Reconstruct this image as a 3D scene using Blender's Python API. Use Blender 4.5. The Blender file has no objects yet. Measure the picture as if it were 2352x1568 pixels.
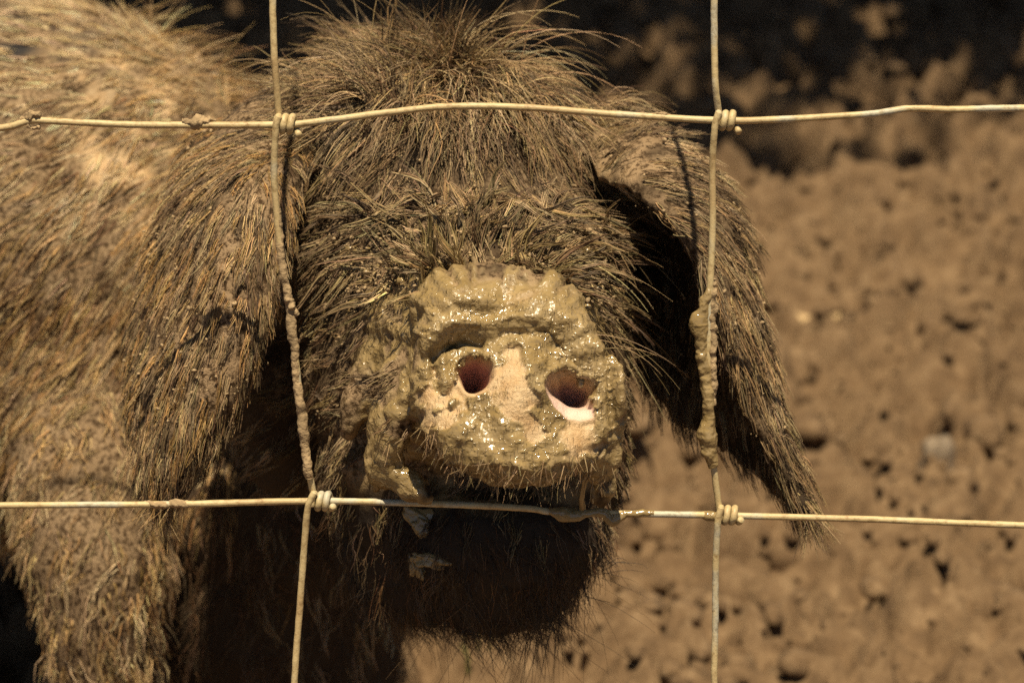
import bpy, bmesh, math, random
import numpy as np
from mathutils import Vector, Matrix, bvhtree, kdtree

random.seed(7)
RNG = np.random.default_rng(11)
SC = bpy.context.scene
COL = SC.collection

# ------------------------------------------------------------------ camera
PITCH = math.radians(20.0)
FOCUS = 0.9
QZ = 0.40                                    # height of the picture centre on the fence
LENS = 93.4
WD = 36.0 / LENS                             # picture width per metre of distance
FWD = np.array([0, math.cos(PITCH), -math.sin(PITCH)])
UPV = np.array([0, math.sin(PITCH), math.cos(PITCH)])
RGT = np.array([1.0, 0, 0])
CAM = np.array([0, 0, QZ]) - FOCUS * FWD
cd = bpy.data.cameras.new('camera')
cam = bpy.data.objects.new('camera', cd)
COL.objects.link(cam)
cam.location = CAM
cam.rotation_euler = (math.pi / 2 - PITCH, 0, 0)
cd.lens = LENS
cd.sensor_width = 36
cd.clip_start = 0.02
cd.clip_end = 2000
cd.dof.use_dof = True
cd.dof.focus_distance = 0.915
cd.dof.aperture_fstop = 14.0
SC.camera = cam

# ------------------------------------------------------------------ sky and sun
SUN = np.array([0.02, -0.27, 0.963])
SUN /= np.linalg.norm(SUN)
elev = math.asin(SUN[2])
azim = math.atan2(SUN[0], SUN[1])
w = bpy.data.worlds.new('World')
SC.world = w
w.use_nodes = True
nt = w.node_tree
bg = nt.nodes['Background']
sky = nt.nodes.new('ShaderNodeTexSky')
sky.sky_type = 'NISHITA'
sky.sun_disc = False
sky.sun_elevation = elev
sky.sun_rotation = azim
nt.links.new(sky.outputs['Color'], bg.inputs['Color'])
bg.inputs['Strength'].default_value = 0.05
ld = bpy.data.lights.new('sun', 'SUN')
ld.energy = 5.0
ld.angle = math.radians(0.53)
ld.color = (1.0, 0.88, 0.64)
sun = bpy.data.objects.new('sun', ld)
COL.objects.link(sun)
sun.rotation_euler = Vector(SUN).to_track_quat('Z', 'Y').to_euler()
sun.location = (0.5, -2, 5)

SC.view_settings.view_transform = 'Standard'
SC.view_settings.look = 'None'
SC.view_settings.exposure = 0.52
SC.view_settings.gamma = 1.0
SC.render.engine = 'CYCLES'
SC.cycles.max_bounces = 6
SC.cycles.diffuse_bounces = 1
SC.cycles.glossy_bounces = 2
SC.cycles.use_denoising = False


# ------------------------------------------------------------------ helpers
def W(u, v, d):
    """A place in the 2351 x 1568 photograph at distance d from the camera, in metres."""
    k = WD / 2351.0 * d
    return CAM + d * FWD + (u - 1175.5) * k * RGT - (v - 784.0) * k * UPV


LEAN = 0.16                                   # the fence leans away a little towards its top


def WY(u, v, y=0.0):
    """The same, on the leaning plane of the fence (y: how far behind it)."""
    p = W(u, v, 1.0) - CAM
    return CAM + p * ((y - CAM[1] + LEAN * (CAM[2] - 0.345)) / (p[1] - LEAN * p[2]))


def WZ(u, v, z=0.0):
    p = W(u, v, 1.0) - CAM
    return CAM + p * ((z - CAM[2]) / p[2])


def UVD(P):
    q = np.asarray(P) - CAM
    d = q @ FWD
    k = WD / 2351.0 * d
    return (q @ RGT) / k + 1175.5, 784.0 - (q @ UPV) / k, d


_prm = np.random.default_rng(3).permutation(256)
_prm = np.concatenate([_prm, _prm, _prm])
_grd = np.random.default_rng(4).normal(size=(256, 3))
_grd /= np.linalg.norm(_grd, axis=1)[:, None]


def noise(P, f=1.0, seed=0):
    p = np.asarray(P, dtype=np.float64) * f + seed * 17.31
    i = np.floor(p).astype(np.int64)
    t = p - i
    s = t * t * t * (t * (t * 6 - 15) + 10)
    i &= 255
    out = 0
    for dx in (0, 1):
        wx = s[:, 0] if dx else 1 - s[:, 0]
        for dy in (0, 1):
            wy = s[:, 1] if dy else 1 - s[:, 1]
            for dz in (0, 1):
                wz = s[:, 2] if dz else 1 - s[:, 2]
                h = _prm[_prm[_prm[(i[:, 0] + dx) & 255] + ((i[:, 1] + dy) & 255)] + ((i[:, 2] + dz) & 255)]
                g = _grd[h]
                out = out + wx * wy * wz * (g[:, 0] * (t[:, 0] - dx) + g[:, 1] * (t[:, 1] - dy) + g[:, 2] * (t[:, 2] - dz))
    return out * 1.6


def fbm(P, f=1.0, n=3, seed=0):
    return sum(noise(P, f * 2 ** k, seed + k) * 0.5 ** k for k in range(n))


def sstep(a, b, x):
    t = np.clip((x - a) / (b - a), 0, 1)
    return t * t * (3 - 2 * t)


def unit(a):
    a = np.asarray(a, dtype=np.float64)
    return a / np.maximum(np.linalg.norm(a, axis=-1, keepdims=True), 1e-12)


def catmull(P, n):
    P = np.asarray(P, dtype=np.float64)
    m = len(P)
    t = np.linspace(0, m - 1, n)
    i = np.clip(np.floor(t).astype(int), 0, m - 2)
    f = (t - i)[:, None]
    p0, p1, p2, p3 = P[np.maximum(i - 1, 0)], P[i], P[i + 1], P[np.minimum(i + 2, m - 1)]
    return 0.5 * ((2 * p1) + (-p0 + p2) * f + (2 * p0 - 5 * p1 + 4 * p2 - p3) * f * f + (-p0 + 3 * p1 - 3 * p2 + p3) * f ** 3)


def mesh_np(name, verts, faces, smooth=True, cols=None, k=None):
    """verts (n,3), faces (m,k) all with the same number of corners."""
    me = bpy.data.meshes.new(name)
    verts = np.ascontiguousarray(verts, dtype=np.float32)
    faces = np.ascontiguousarray(faces, dtype=np.int32)
    m, k = faces.shape
    me.vertices.add(len(verts))
    me.vertices.foreach_set('co', verts.ravel())
    me.loops.add(m * k)
    me.loops.foreach_set('vertex_index', faces.ravel())
    me.polygons.add(m)
    me.polygons.foreach_set('loop_start', np.arange(m, dtype=np.int32) * k)
    me.update(calc_edges=True)
    if smooth:
        me.shade_smooth()
    if cols is not None:
        at = me.attributes.new('Col', 'FLOAT_COLOR', 'POINT')
        c = np.ones((len(verts), 4), dtype=np.float32)
        c[:, :3] = cols
        at.data.foreach_set('color', c.ravel())
    return me


def link(name, me, mat, parent=None, **props):
    o = bpy.data.objects.new(name, me)
    COL.objects.link(o)
    if mat is not None and me is not None:
        me.materials.clear()
        me.materials.append(mat)
    if parent is not None:
        o.parent = parent
        o.matrix_parent_inverse = parent.matrix_basis.inverted()
    for k, v in props.items():
        o[k] = v
    return o


def empty(name, loc, **props):
    o = bpy.data.objects.new(name, None)
    COL.objects.link(o)
    o.location = loc
    for k, v in props.items():
        o[k] = v
    return o


def tube_arrays(path, rad, sides=10, rough=0.0, freq=300.0, seed=0, cap=True):
    path = np.asarray(path, dtype=np.float64)
    n = len(path)
    rad = np.broadcast_to(np.asarray(rad, dtype=np.float64), (n,))
    tan = unit(np.gradient(path, axis=0))
    e = np.zeros((n, 3))
    ref = np.array([0.31, 0.87, 0.37])
    e0 = unit(np.cross(tan[0], ref))
    for k in range(n):
        e0 = unit(e0 - tan[k] * (e0 @ tan[k]))
        e[k] = e0
    b = np.cross(tan, e)
    a = np.linspace(0, 2 * math.pi, sides, endpoint=False)
    ring = e[:, None, :] * np.cos(a)[None, :, None] + b[:, None, :] * np.sin(a)[None, :, None]
    V = path[:, None, :] + ring * rad[:, None, None]
    V = V.reshape(-1, 3)
    if rough:
        R = ring.reshape(-1, 3)
        V = V + R * (rough * fbm(V, freq, 3, seed))[:, None]
    i, j = np.meshgrid(np.arange(n - 1), np.arange(sides), indexing='ij')
    j2 = (j + 1) % sides
    F = np.stack([i * sides + j, i * sides + j2, (i + 1) * sides + j2, (i + 1) * sides + j], -1).reshape(-1, 4)
    if cap:
        V = np.vstack([V, path[:1] - tan[:1] * rad[0] * 0.15, path[-1:] + tan[-1:] * rad[-1] * 0.15])
        c0, c1 = n * sides, n * sides + 1
        jj = np.arange(sides)
        j2 = (jj + 1) % sides
        F = np.vstack([F, np.stack([jj * 0 + c0, j2, jj, jj], -1), np.stack([jj * 0 + c1, (n - 1) * sides + jj, (n - 1) * sides + j2, (n - 1) * sides + j2], -1)])
    return V, F


def mesh_tri_ok(name, V, F, smooth=True):
    """quads, where a repeated last corner marks a triangle"""
    me = bpy.data.meshes.new(name)
    me.from_pydata([tuple(p) for p in V], [], [tuple(f[:3]) if f[2] == f[3] else tuple(f) for f in F.tolist()])
    me.update()
    if smooth:
        me.shade_smooth()
    return me


# ------------------------------------------------------------------ materials
def mat_new(name):
    m = bpy.data.materials.new(name)
    m.use_nodes = True
    t = m.node_tree
    return m, t, t.nodes['Principled BSDF']


def nd(t, kind, **kw):
    n = t.nodes.new(kind)
    for k, v in kw.items():
        if k.startswith('i_'):
            n.inputs[k[2:].replace('_', ' ')].default_value = v
        else:
            setattr(n, k, v)
    return n


def ramp(t, stops):
    r = t.nodes.new('ShaderNodeValToRGB')
    el = r.color_ramp.elements
    while len(el) < len(stops):
        el.new(0.5)
    for e, (p, c) in zip(el, stops):
        e.position = p
        e.color = (*c, 1) if len(c) == 3 else c
    return r


def noise_tex(t, scale, detail=4, rough=0.55, coords='Object'):
    tc = nd(t, 'ShaderNodeTexCoord')
    n = nd(t, 'ShaderNodeTexNoise', i_Scale=scale, i_Detail=detail, i_Roughness=rough)
    t.links.new(tc.outputs[coords], n.inputs['Vector'])
    return n


def bump(t, bsdf, src, strength, dist):
    b = nd(t, 'ShaderNodeBump', i_Strength=strength, i_Distance=dist)
    t.links.new(src, b.inputs['Height'])
    t.links.new(b.outputs['Normal'], bsdf.inputs['Normal'])
    return b


def mix_col(t, fac, a, b):
    m = nd(t, 'ShaderNodeMix', data_type='RGBA')
    t.links.new(fac, m.inputs[0])
    for s, k in ((a, 6), (b, 7)):
        if isinstance(s, tuple):
            m.inputs[k].default_value = (*s, 1)
        else:
            t.links.new(s, m.inputs[k])
    return m.outputs[2]


def mix_val(t, fac, a, b):
    m = nd(t, 'ShaderNodeMix', data_type='FLOAT')
    t.links.new(fac, m.inputs[0])
    for s, k in ((a, 2), (b, 3)):
        if isinstance(s, (int, float)):
            m.inputs[k].default_value = s
        else:
            t.links.new(s, m.inputs[k])
    return m.outputs[0]


def attr(t, name):
    a = nd(t, 'ShaderNodeAttribute')
    a.attribute_name = name
    return a


def ground_material():
    m, t, b = mat_new('trampled_earth')
    n1 = noise_tex(t, 9, 5)
    n2 = noise_tex(t, 75, 6, 0.75)
    r1 = ramp(t, [(0.3, (0.135, 0.076, 0.034)), (0.7, (0.215, 0.132, 0.066))])
    t.links.new(n1.outputs['Fac'], r1.inputs['Fac'])
    r2 = ramp(t, [(0.3, (0.055, 0.031, 0.016)), (0.49, (0.140, 0.085, 0.044)), (0.68, (0.27, 0.178, 0.10))])
    t.links.new(n2.outputs['Fac'], r2.inputs['Fac'])
    mx = nd(t, 'ShaderNodeMix', data_type='RGBA')
    mx.inputs[0].default_value = 0.72
    t.links.new(r1.outputs['Color'], mx.inputs[6])
    t.links.new(r2.outputs['Color'], mx.inputs[7])
    t.links.new(mx.outputs[2], b.inputs['Base Color'])
    b.inputs['Roughness'].default_value = 0.85
    b.inputs['Specular IOR Level'].default_value = 0.25
    n3 = noise_tex(t, 260, 5, 0.7)
    bump(t, b, n3.outputs['Fac'], 0.6, 0.004)
    return m


def plain(name, col, rough=0.7, var=0.25, scale=60, spec=0.3, bump_s=0.3, bump_d=0.002):
    m, t, b = mat_new(name)
    n = noise_tex(t, scale, 4)
    lo = tuple(c * (1 - var) for c in col)
    hi = tuple(min(1, c * (1 + var)) for c in col)
    r = ramp(t, [(0.3, lo), (0.7, hi)])
    t.links.new(n.outputs['Fac'], r.inputs['Fac'])
    t.links.new(r.outputs['Color'], b.inputs['Base Color'])
    b.inputs['Roughness'].default_value = rough
    b.inputs['Specular IOR Level'].default_value = spec
    n2 = noise_tex(t, scale * 5, 3)
    bump(t, b, n2.outputs['Fac'], bump_s, bump_d)
    return m


def hair_material():
    m, t, b = mat_new('muddy_hair')
    a = attr(t, 'Col')
    n = noise_tex(t, 900, 3, 0.6)
    r = ramp(t, [(0.35, (0.72, 0.70, 0.66)), (0.65, (1.12, 1.12, 1.12))])
    t.links.new(n.outputs['Fac'], r.inputs['Fac'])
    mu = nd(t, 'ShaderNodeMix', data_type='RGBA', blend_type='MULTIPLY')
    mu.inputs[0].default_value = 1.0
    t.links.new(a.outputs['Color'], mu.inputs[6])
    t.links.new(r.outputs['Color'], mu.inputs[7])
    t.links.new(mu.outputs[2], b.inputs['Base Color'])
    b.inputs['Roughness'].default_value = 0.55
    b.inputs['Specular IOR Level'].default_value = 0.35
    return m


def wet_mud_nodes(t):
    """Colour, height and roughness of wet mud"""
    n = noise_tex(t, 120, 5, 0.6)
    r = ramp(t, [(0.3, (0.225, 0.150, 0.060)), (0.6, (0.310, 0.215, 0.098)), (0.8, (0.37, 0.275, 0.145))])
    t.links.new(n.outputs['Fac'], r.inputs['Fac'])
    f = noise_tex(t, 520, 2, 0.5)
    fr = ramp(t, [(0.52, (0, 0, 0)), (0.70, (1, 1, 1))])
    t.links.new(f.outputs['Fac'], fr.inputs['Fac'])
    g = noise_tex(t, 170, 3, 0.5)
    ad = nd(t, 'ShaderNodeMath', operation='MULTIPLY_ADD')
    ad.inputs[1].default_value = 4.0
    t.links.new(g.outputs['Fac'], ad.inputs[0])
    t.links.new(fr.outputs['Color'], ad.inputs[2])
    q = noise_tex(t, 60, 3, 0.5)
    qr = ramp(t, [(0.4, (0.09, 0.09, 0.09)), (0.65, (0.33, 0.33, 0.33))])
    t.links.new(q.outputs['Fac'], qr.inputs['Fac'])
    return r.outputs['Color'], ad.outputs[0], qr.outputs['Color']


def wet_mud_material():
    m, t, b = mat_new('wet_mud')
    c, h, ro = wet_mud_nodes(t)
    t.links.new(c, b.inputs['Base Color'])
    t.links.new(ro, b.inputs['Roughness'])
    b.inputs['Specular IOR Level'].default_value = 0.6
    bump(t, b, h, 0.25, 0.0009)
    return m


def skin_material():
    """Hide under the fur: dusty brown, pale pink where the attribute says bare, wet mud on the snout."""
    m, t, b = mat_new('muddy_hide')
    n1 = noise_tex(t, 45, 5, 0.6)
    n2 = noise_tex(t, 380, 5, 0.75)
    r1 = ramp(t, [(0.3, (0.20, 0.13, 0.072)), (0.55, (0.30, 0.20, 0.115)), (0.75, (0.37, 0.26, 0.155))])
    t.links.new(n1.outputs['Fac'], r1.inputs['Fac'])
    r2 = ramp(t, [(0.43, (0.20, 0.17, 0.14)), (0.53, (1.0, 1.0, 1.0))])
    t.links.new(n2.outputs['Fac'], r2.inputs['Fac'])
    mu = nd(t, 'ShaderNodeMix', data_type='RGBA', blend_type='MULTIPLY')
    mu.inputs[0].default_value = 1.0
    t.links.new(r1.outputs['Color'], mu.inputs[6])
    t.links.new(r2.outputs['Color'], mu.inputs[7])
    dust = mix_col(t, attr(t, 'cake').outputs['Fac'], (0.048, 0.031, 0.018), mu.outputs[2])
    n3 = noise_tex(t, 150, 4, 0.6)
    rp = ramp(t, [(0.3, (0.48, 0.285, 0.125)), (0.65, (0.60, 0.42, 0.235))])
    t.links.new(n3.outputs['Fac'], rp.inputs['Fac'])
    c = mix_col(t, attr(t, 'bare').outputs['Fac'], dust, rp.outputs['Color'])
    c = mix_col(t, attr(t, 'flesh').outputs['Fac'], c, (0.55, 0.26, 0.20))
    c = mix_col(t, attr(t, 'pale').outputs['Fac'], c, (0.76, 0.52, 0.42))
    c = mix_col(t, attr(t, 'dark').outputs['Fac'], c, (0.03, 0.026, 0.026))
    mc, mh, mro = wet_mud_nodes(t)
    fmud = attr(t, 'mud').outputs['Fac']
    c = mix_col(t, fmud, c, mc)
    t.links.new(c, b.inputs['Base Color'])
    rough = mix_val(t, attr(t, 'bare').outputs['Fac'], 0.8, 0.38)
    rough = mix_val(t, fmud, rough, mro)
    t.links.new(rough, b.inputs['Roughness'])
    t.links.new(mix_val(t, attr(t, 'mud').outputs['Fac'], mix_val(t, attr(t, 'bare').outputs['Fac'], 0.12, 0.45), 0.6), b.inputs['Specular IOR Level'])
    sc_ = nd(t, 'ShaderNodeMath', operation='MULTIPLY')
    sc_.inputs[1].default_value = 0.35
    t.links.new(mh, sc_.inputs[0])
    h = mix_col(t, fmud, n2.outputs['Fac'], sc_.outputs[0])
    bump(t, b, h, 0.6, 0.0022)
    return m


def wire_material():
    m, t, b = mat_new('dusty_galvanised_wire')
    n1 = noise_tex(t, 40, 4)
    n2 = noise_tex(t, 420, 4, 0.7)
    r1 = ramp(t, [(0.38, (0.48, 0.43, 0.32)), (0.48, (0.55, 0.42, 0.22)), (0.66, (0.46, 0.32, 0.155)), (0.78, (0.24, 0.13, 0.06))])
    t.links.new(n1.outputs['Fac'], r1.inputs['Fac'])
    r2 = ramp(t, [(0.3, (0.55, 0.48, 0.4)), (0.5, (1, 1, 1))])
    t.links.new(n2.outputs['Fac'], r2.inputs['Fac'])
    mu = nd(t, 'ShaderNodeMix', data_type='RGBA', blend_type='MULTIPLY')
    mu.inputs[0].default_value = 0.85
    t.links.new(r1.outputs['Color'], mu.inputs[6])
    t.links.new(r2.outputs['Color'], mu.inputs[7])
    t.links.new(mu.outputs[2], b.inputs['Base Color'])
    b.inputs['Roughness'].default_value = 0.5
    b.inputs['Specular IOR Level'].default_value = 0.4
    bump(t, b, n2.outputs['Fac'], 0.4, 0.0006)
    return m


M_GROUND = ground_material()
M_HAIR = hair_material()
M_WET = wet_mud_material()
M_DRY = plain('dry_mud', (0.34, 0.235, 0.13), 0.85, 0.3, 150, 0.2, 0.6, 0.0012)
M_WIRE = wire_material()
M_SKIN = skin_material()
M_BARK = plain('bark', (0.10, 0.07, 0.045), 0.9, 0.4, 20, 0.2, 0.8, 0.01)
M_LEAF = plain('tree_leaf', (0.06, 0.11, 0.03), 0.5, 0.35, 8, 0.4, 0.1, 0.001)
M_HOOF = plain('hoof_horn', (0.05, 0.042, 0.035), 0.5, 0.3, 80)
M_EYE, _t, _b = mat_new('dark_eye')
_b.inputs['Base Color'].default_value = (0.012, 0.008, 0.006, 1)
_b.inputs['Roughness'].default_value = 0.08


# ------------------------------------------------------------------ ground
def ground_height(P):
    q = np.column_stack([P[:, 0], P[:, 1], np.zeros(len(P))])
    wq = q + np.column_stack([noise(q, 14, 31), noise(q, 14, 32), np.zeros(len(q))]) * 0.035
    wq = wq + np.column_stack([noise(q, 45, 33), noise(q, 45, 34), np.zeros(len(q))]) * 0.008
    h = 0.022 * noise(q, 1.7, 1) + 0.020 * noise(q, 5.0, 2)
    a = noise(wq, 13, 5)
    h += 0.020 * np.sign(a) * np.abs(a) ** 0.55                 # trampled clods with steep sides
    c = noise(wq, 31, 7)
    h += 0.024 * np.sign(c) * np.abs(c) ** 0.6
    e = noise(wq, 70, 9)
    h += 0.017 * np.sign(e) * np.abs(e) ** 0.8
    h -= 0.012 * sstep(0.93, 1.0, 1 - np.abs(noise(wq, 16, 12)))  # cracks
    h += 0.006 * noise(q, 120, 11)
    return h


def build_ground():
    nx, ny = 285, 380
    xs = np.linspace(-0.95, 0.95, nx)
    ys = np.linspace(0.15, 2.75, ny)
    X, Y = np.meshgrid(xs, ys)
    P = np.column_stack([X.ravel(), Y.ravel(), np.zeros(nx * ny)])
    edge = np.minimum.reduce([sstep(-0.95, -0.8, P[:, 0]), sstep(0.95, 0.8, P[:, 0]), sstep(0.15, 0.25, P[:, 1]), sstep(2.75, 2.6, P[:, 1])])
    P[:, 2] = ground_height(P) * edge
    i, j = np.meshgrid(np.arange(ny - 1), np.arange(nx - 1), indexing='ij')
    F = np.stack([i * nx + j, i * nx + j + 1, (i + 1) * nx + j + 1, (i + 1) * nx + j], -1).reshape(-1, 4)
    n0 = len(P)
    # the same sheet goes on to the horizon, in rings of ever larger steps
    V = [P]
    faces = [F]
    per = [k for k in range(nx)] + [r * nx + nx - 1 for r in range(1, ny)] + [(ny - 1) * nx + k for k in range(nx - 2, -1, -1)] + [r * nx for r in range(ny - 2, 0, -1)]
    per = np.array(per)
    base = P[per].copy()
    cen = np.array([0, 1.45, 0])
    cur = per
    off = n0
    L = len(per)
    for s in (1.15, 1.4, 1.9, 2.8, 5, 10, 30, 120, 600):
        R = cen + (base - cen) * s
        R[:, 2] = 0.02 * noise(R, 0.9, 3) if s < 100 else 0
        V.append(R)
        new = np.arange(L) + off
        nxt = np.roll(np.arange(L), -1)
        faces.append(np.stack([cur, new, new[nxt], cur[nxt]], -1))
        cur = new
        off += L
    V = np.vstack(V)
    F = np.vstack(faces)
    # rings above run the other way round; make all faces look up
    a, b, c = V[F[:, 0]], V[F[:, 1]], V[F[:, 2]]
    flip = np.cross(b - a, c - a)[:, 2] < 0
    F[flip] = F[flip][:, ::-1]
    g = link('ground', mesh_np('ground', V, F), M_GROUND)
    g['kind'] = 'structure'
    return g


build_ground()


def blob(seed, sub=2, amp=0.35, flat=0.7):
    bm = bmesh.new()
    bmesh.ops.create_icosphere(bm, subdivisions=sub, radius=1.0)
    V = np.array([v.co[:] for v in bm.verts])
    F = np.array([[v.index for v in f.verts] for f in bm.faces])
    bm.free()
    V = V * np.maximum(1 + amp * fbm(V, 1.1, 3, seed), 0.35)[:, None]
    V[:, 2] *= flat
    return V, F


def build_clods():
    """loose crumbs of earth lying on the ground: nobody could count them"""
    small = [blob(40 + k, 1, 0.4, 0.7) for k in range(8)]
    large = [blob(60 + k, 2, 0.5, 0.65) for k in range(8)]
    VV, FF, off = [], [], 0
    n = 5000
    y = 0.3 + 2.2 * RNG.random(n)
    x = np.where(RNG.random(n) < 0.78, -0.03 + RNG.random(n) * (0.36 + 0.28 * y), -RNG.random(n) * (0.4 + 0.2 * y))
    h = ground_height(np.column_stack([x, y, x * 0]))
    for k in range(n):
        big = k % 6 == 0
        V, F = (large if big else small)[k % 8]
        s = (0.005 + 0.008 * RNG.random() ** 2) if big else (0.0025 + 0.005 * RNG.random() ** 2)
        a = RNG.random() * 6.28
        R = np.array([[math.cos(a), -math.sin(a), 0], [math.sin(a), math.cos(a), 0], [0, 0, 1]])
        VV.append((V @ R.T) * s * (0.7 + 0.6 * RNG.random(3)) + np.array([x[k], y[k], h[k] + s * 0.08]))
        FF.append(F + off)
        off += len(V)
    link('earth_crumbs', mesh_np('earth_crumbs', np.vstack(VV), np.vstack(FF)), M_GROUND, None,
         kind='stuff', label='loose crumbs of dry brown earth scattered over the trampled ground', category='soil crumbs')


build_clods()


# ------------------------------------------------------------------ the tree shading the ground behind, plus an added sky-blocking canopy
def build_tree():
    base = np.array([-1.5, 3.6, 0.0])
    root = empty('shade_tree', base, label='broad leafy tree casting dappled shade behind the pen, with an added unseen canopy blocking sky light', category='tree')
    top = np.array([-0.5, 2.9, 3.0])
    tr = catmull([base + (0, 0, -0.1), base + (0.1, -0.05, 0.8), base + (0.35, -0.2, 1.8), top], 24)
    V, F = tube_arrays(tr, np.linspace(0.17, 0.07, 24), 14, 0.02, 9, 2)
    Vs, Fs, off = [V], [F], len(V)
    cc, rr = np.array([0.2, 2.36, 3.3]), np.array([2.7, 1.75, 0.85])
    tips = []
    for k in range(26):
        a = k * 2.4
        e = cc + rr * np.array([math.cos(a), math.sin(a), 0.5 * math.sin(a * 1.7)]) * (0.5 + 0.45 * RNG.random()) * (1.0 if k < 16 else 1.6)
        if k >= 16:
            e[2] = 3.7
            if abs(e[0]) < 1.6 and e[1] < 2.2:
                e[0] = math.copysign(2.2, e[0])
        s = tr[int(12 + 11 * RNG.random())]
        p = catmull([s, s * 0.5 + e * 0.5 + (0, 0, 0.25), e], 12)
        V, F = tube_arrays(p, np.linspace(0.045, 0.012, 12), 8, 0.006, 20, k)
        Vs.append(V)
        Fs.append(F + off)
        off += len(V)
        tips.append(p)
    link('trunk', mesh_tri_ok('trunk', np.vstack(Vs), np.vstack(Fs)), M_BARK, root)
    def leaves(P, s0, s1):
        n = len(P)
        a = unit(RNG.normal(size=(n, 3)))
        b = unit(np.cross(a, RNG.normal(size=(n, 3))))
        s = s0 + (s1 - s0) * RNG.random((n, 1))
        nrm = np.cross(a, b)
        return np.stack([P - a * s * 1.3, P + b * s * 0.6 + nrm * s * .15, P + a * s * 1.3, P - b * s * 0.6 + nrm * s * .15], 1).reshape(-1, 3)

    def ball(n, c, r):
        P = unit(RNG.normal(size=(n, 3))) * (RNG.random((n, 1)) ** (1 / 3))
        return P * r + c

    P1 = ball(40000, cc, rr)
    P1 = P1[fbm(P1, 1.5, 2, 8) > -0.28][:17500]             # clumps and gaps
    P2 = ball(60000, np.array([0, 1.2, 3.9]), np.array([6.5, 6.5, 1.1]))  # added canopy out of view, holds back sky fill and ground bounce
    gx = P2[:, 0] - P2[:, 2] * SUN[0] / SUN[2]
    gy = P2[:, 1] - P2[:, 2] * SUN[1] / SUN[2]
    wob_ = 0.25 * noise(P2 * (1, 1, 0), 1.3, 5)
    sun_gap = (np.abs(gx) < 1.35 + wob_) & (gy > -0.75 + wob_) & (gy < 2.3)  # opening shaped so the sun still reaches pig and fence
    P2 = P2[~sun_gap & (fbm(P2, 0.9, 2, 9) > -0.3)][:25000]
    V = np.vstack([leaves(P1, .035, .065), leaves(P2, .07, .12)])
    F = np.arange(len(V)).reshape(-1, 4)
    link('crown_and_sky_screen', mesh_np('crown_and_sky_screen', V, F, smooth=False), M_LEAF, root)


build_tree()


# ------------------------------------------------------------------ wire fence
FENCE = empty('wire_fence', (0, 0, 0), label='dusty galvanised wire mesh fence with twisted knots standing before the pig', category='fence')
WR = 0.00118


def wire_path(pts, n=None, y=0.0):
    P = np.array([WY(u, v, (p[0] if p else y)) for u, v, *p in pts])
    return catmull(P, n or len(pts) * 12)


def add_wire(name, path, r=WR, sides=12, rough=0.00012, seed=0):
    V, F = tube_arrays(path, r, sides, rough, 350, seed)
    return link(name, mesh_tri_ok(name, V, F), M_WIRE, FENCE)


UP = [(-2600, 270), (-1700, 300), (-900, 280), (-300, 300), (-20, 296), (62, 279), (90, 277), (270, 286), (420, 288), (640, 287), (720, 281), (900, 258), (1030, 245), (1200, 247), (1400, 262),
      (1650, 277), (1800, 274), (2000, 262), (2085, 250), (2200, 252), (2360, 249), (2700, 256), (3300, 250), (4200, 262), (5000, 255)]
LO = [(-2600, 1190), (-1700, 1160), (-900, 1175), (-300, 1165), (0, 1160), (400, 1157), (720, 1150), (960, 1155), (1200, 1166), (1300, 1176), (1660, 1183), (2000, 1192), (2360, 1206), (2800, 1215), (3500, 1200), (5000, 1210)]
add_wire('horizontal_wire', wire_path(UP, 260), seed=1)
add_wire('horizontal_wire', wire_path(LO, 220), seed=2)
for hv in (2120, 3150, -1500):
    add_wire('horizontal_wire', wire_path([(-2600, hv), (-800, hv + 12), (700, hv - 8), (2300, hv + 9), (3600, hv), (5000, hv - 6)], 80), seed=hv)

B = 0.0029      # stays run this far behind or before the line wires
VL = [[(628, -1510), (622, -600), (625, -60), (628, 80), (632, 160), (641, 280, B)],
      [(640, 268, -B), (633, 300, -B), (630, 420, -0.001), (646, 590), (664, 700), (676, 800), (690, 930), (704, 1050), (722, 1146, B)],
      [(722, 1130, -B), (707, 1165, -B), (699, 1250, -0.001), (688, 1400), (676, 1568), (665, 1900), (668, 2125)]]
VR = [[(1638, -1510), (1643, -600), (1640, -60), (1640, 100), (1643, 200), (1652, 270, B)],
      [(1650, 258, -B), (1641, 295, -B), (1636, 380, -0.001), (1636, 520), (1630, 680), (1627, 800), (1628, 920), (1634, 1030), (1652, 1176, B)],
      [(1656, 1165, -B), (1648, 1200, -B), (1643, 1300, -0.001), (1642, 1450), (1640, 1568), (1646, 1900), (1644, 2125)]]
for k, grp in enumerate((VL, VR)):
    for q, pts in enumerate(grp):
        add_wire('vertical_wire', wire_path(pts, 90), seed=20 + k * 5 + q)
for u in (-1430, -400, 2680, 3700):
    add_wire('vertical_wire', wire_path([(u, -1510), (u + 8, 280), (u - 6, 1160), (u + 5, 2125)], 60), seed=u)
for u in (-1430, -400, 620, 1650, 2680, 3700):
    add_wire('vertical_wire', wire_path([(u, 2125), (u + 4, 3160)], 20), seed=u + 3)


def coil(u, v, turns=2.72, tail=0.0032, seed=0):
    c = WY(u, v, 0.0)
    n = 80
    t = np.linspace(0, 1, n)
    ang = math.pi * 1.08 - 2 * math.pi * turns * t          # starts at the front, goes over the top to the back
    rad = 2 * WR + 0.0001
    x = t * turns * 2.05 * WR
    P = c + np.column_stack([x, np.cos(ang) * rad, np.sin(ang) * rad])
    d = unit(P[-1] - P[-2])                                  # the cut end runs straight on
    d = unit(d + np.array([0.25, 0, 0]))
    P = np.vstack([P, P[-1] + d * tail * 0.4, P[-1] + d * tail])
    V, F = tube_arrays(catmull(P, 150), WR * 1.02, 12, 0.0001, 350, seed)
    return link('wire_knot', mesh_tri_ok('wire_knot', V, F), M_WIRE, FENCE)


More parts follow.
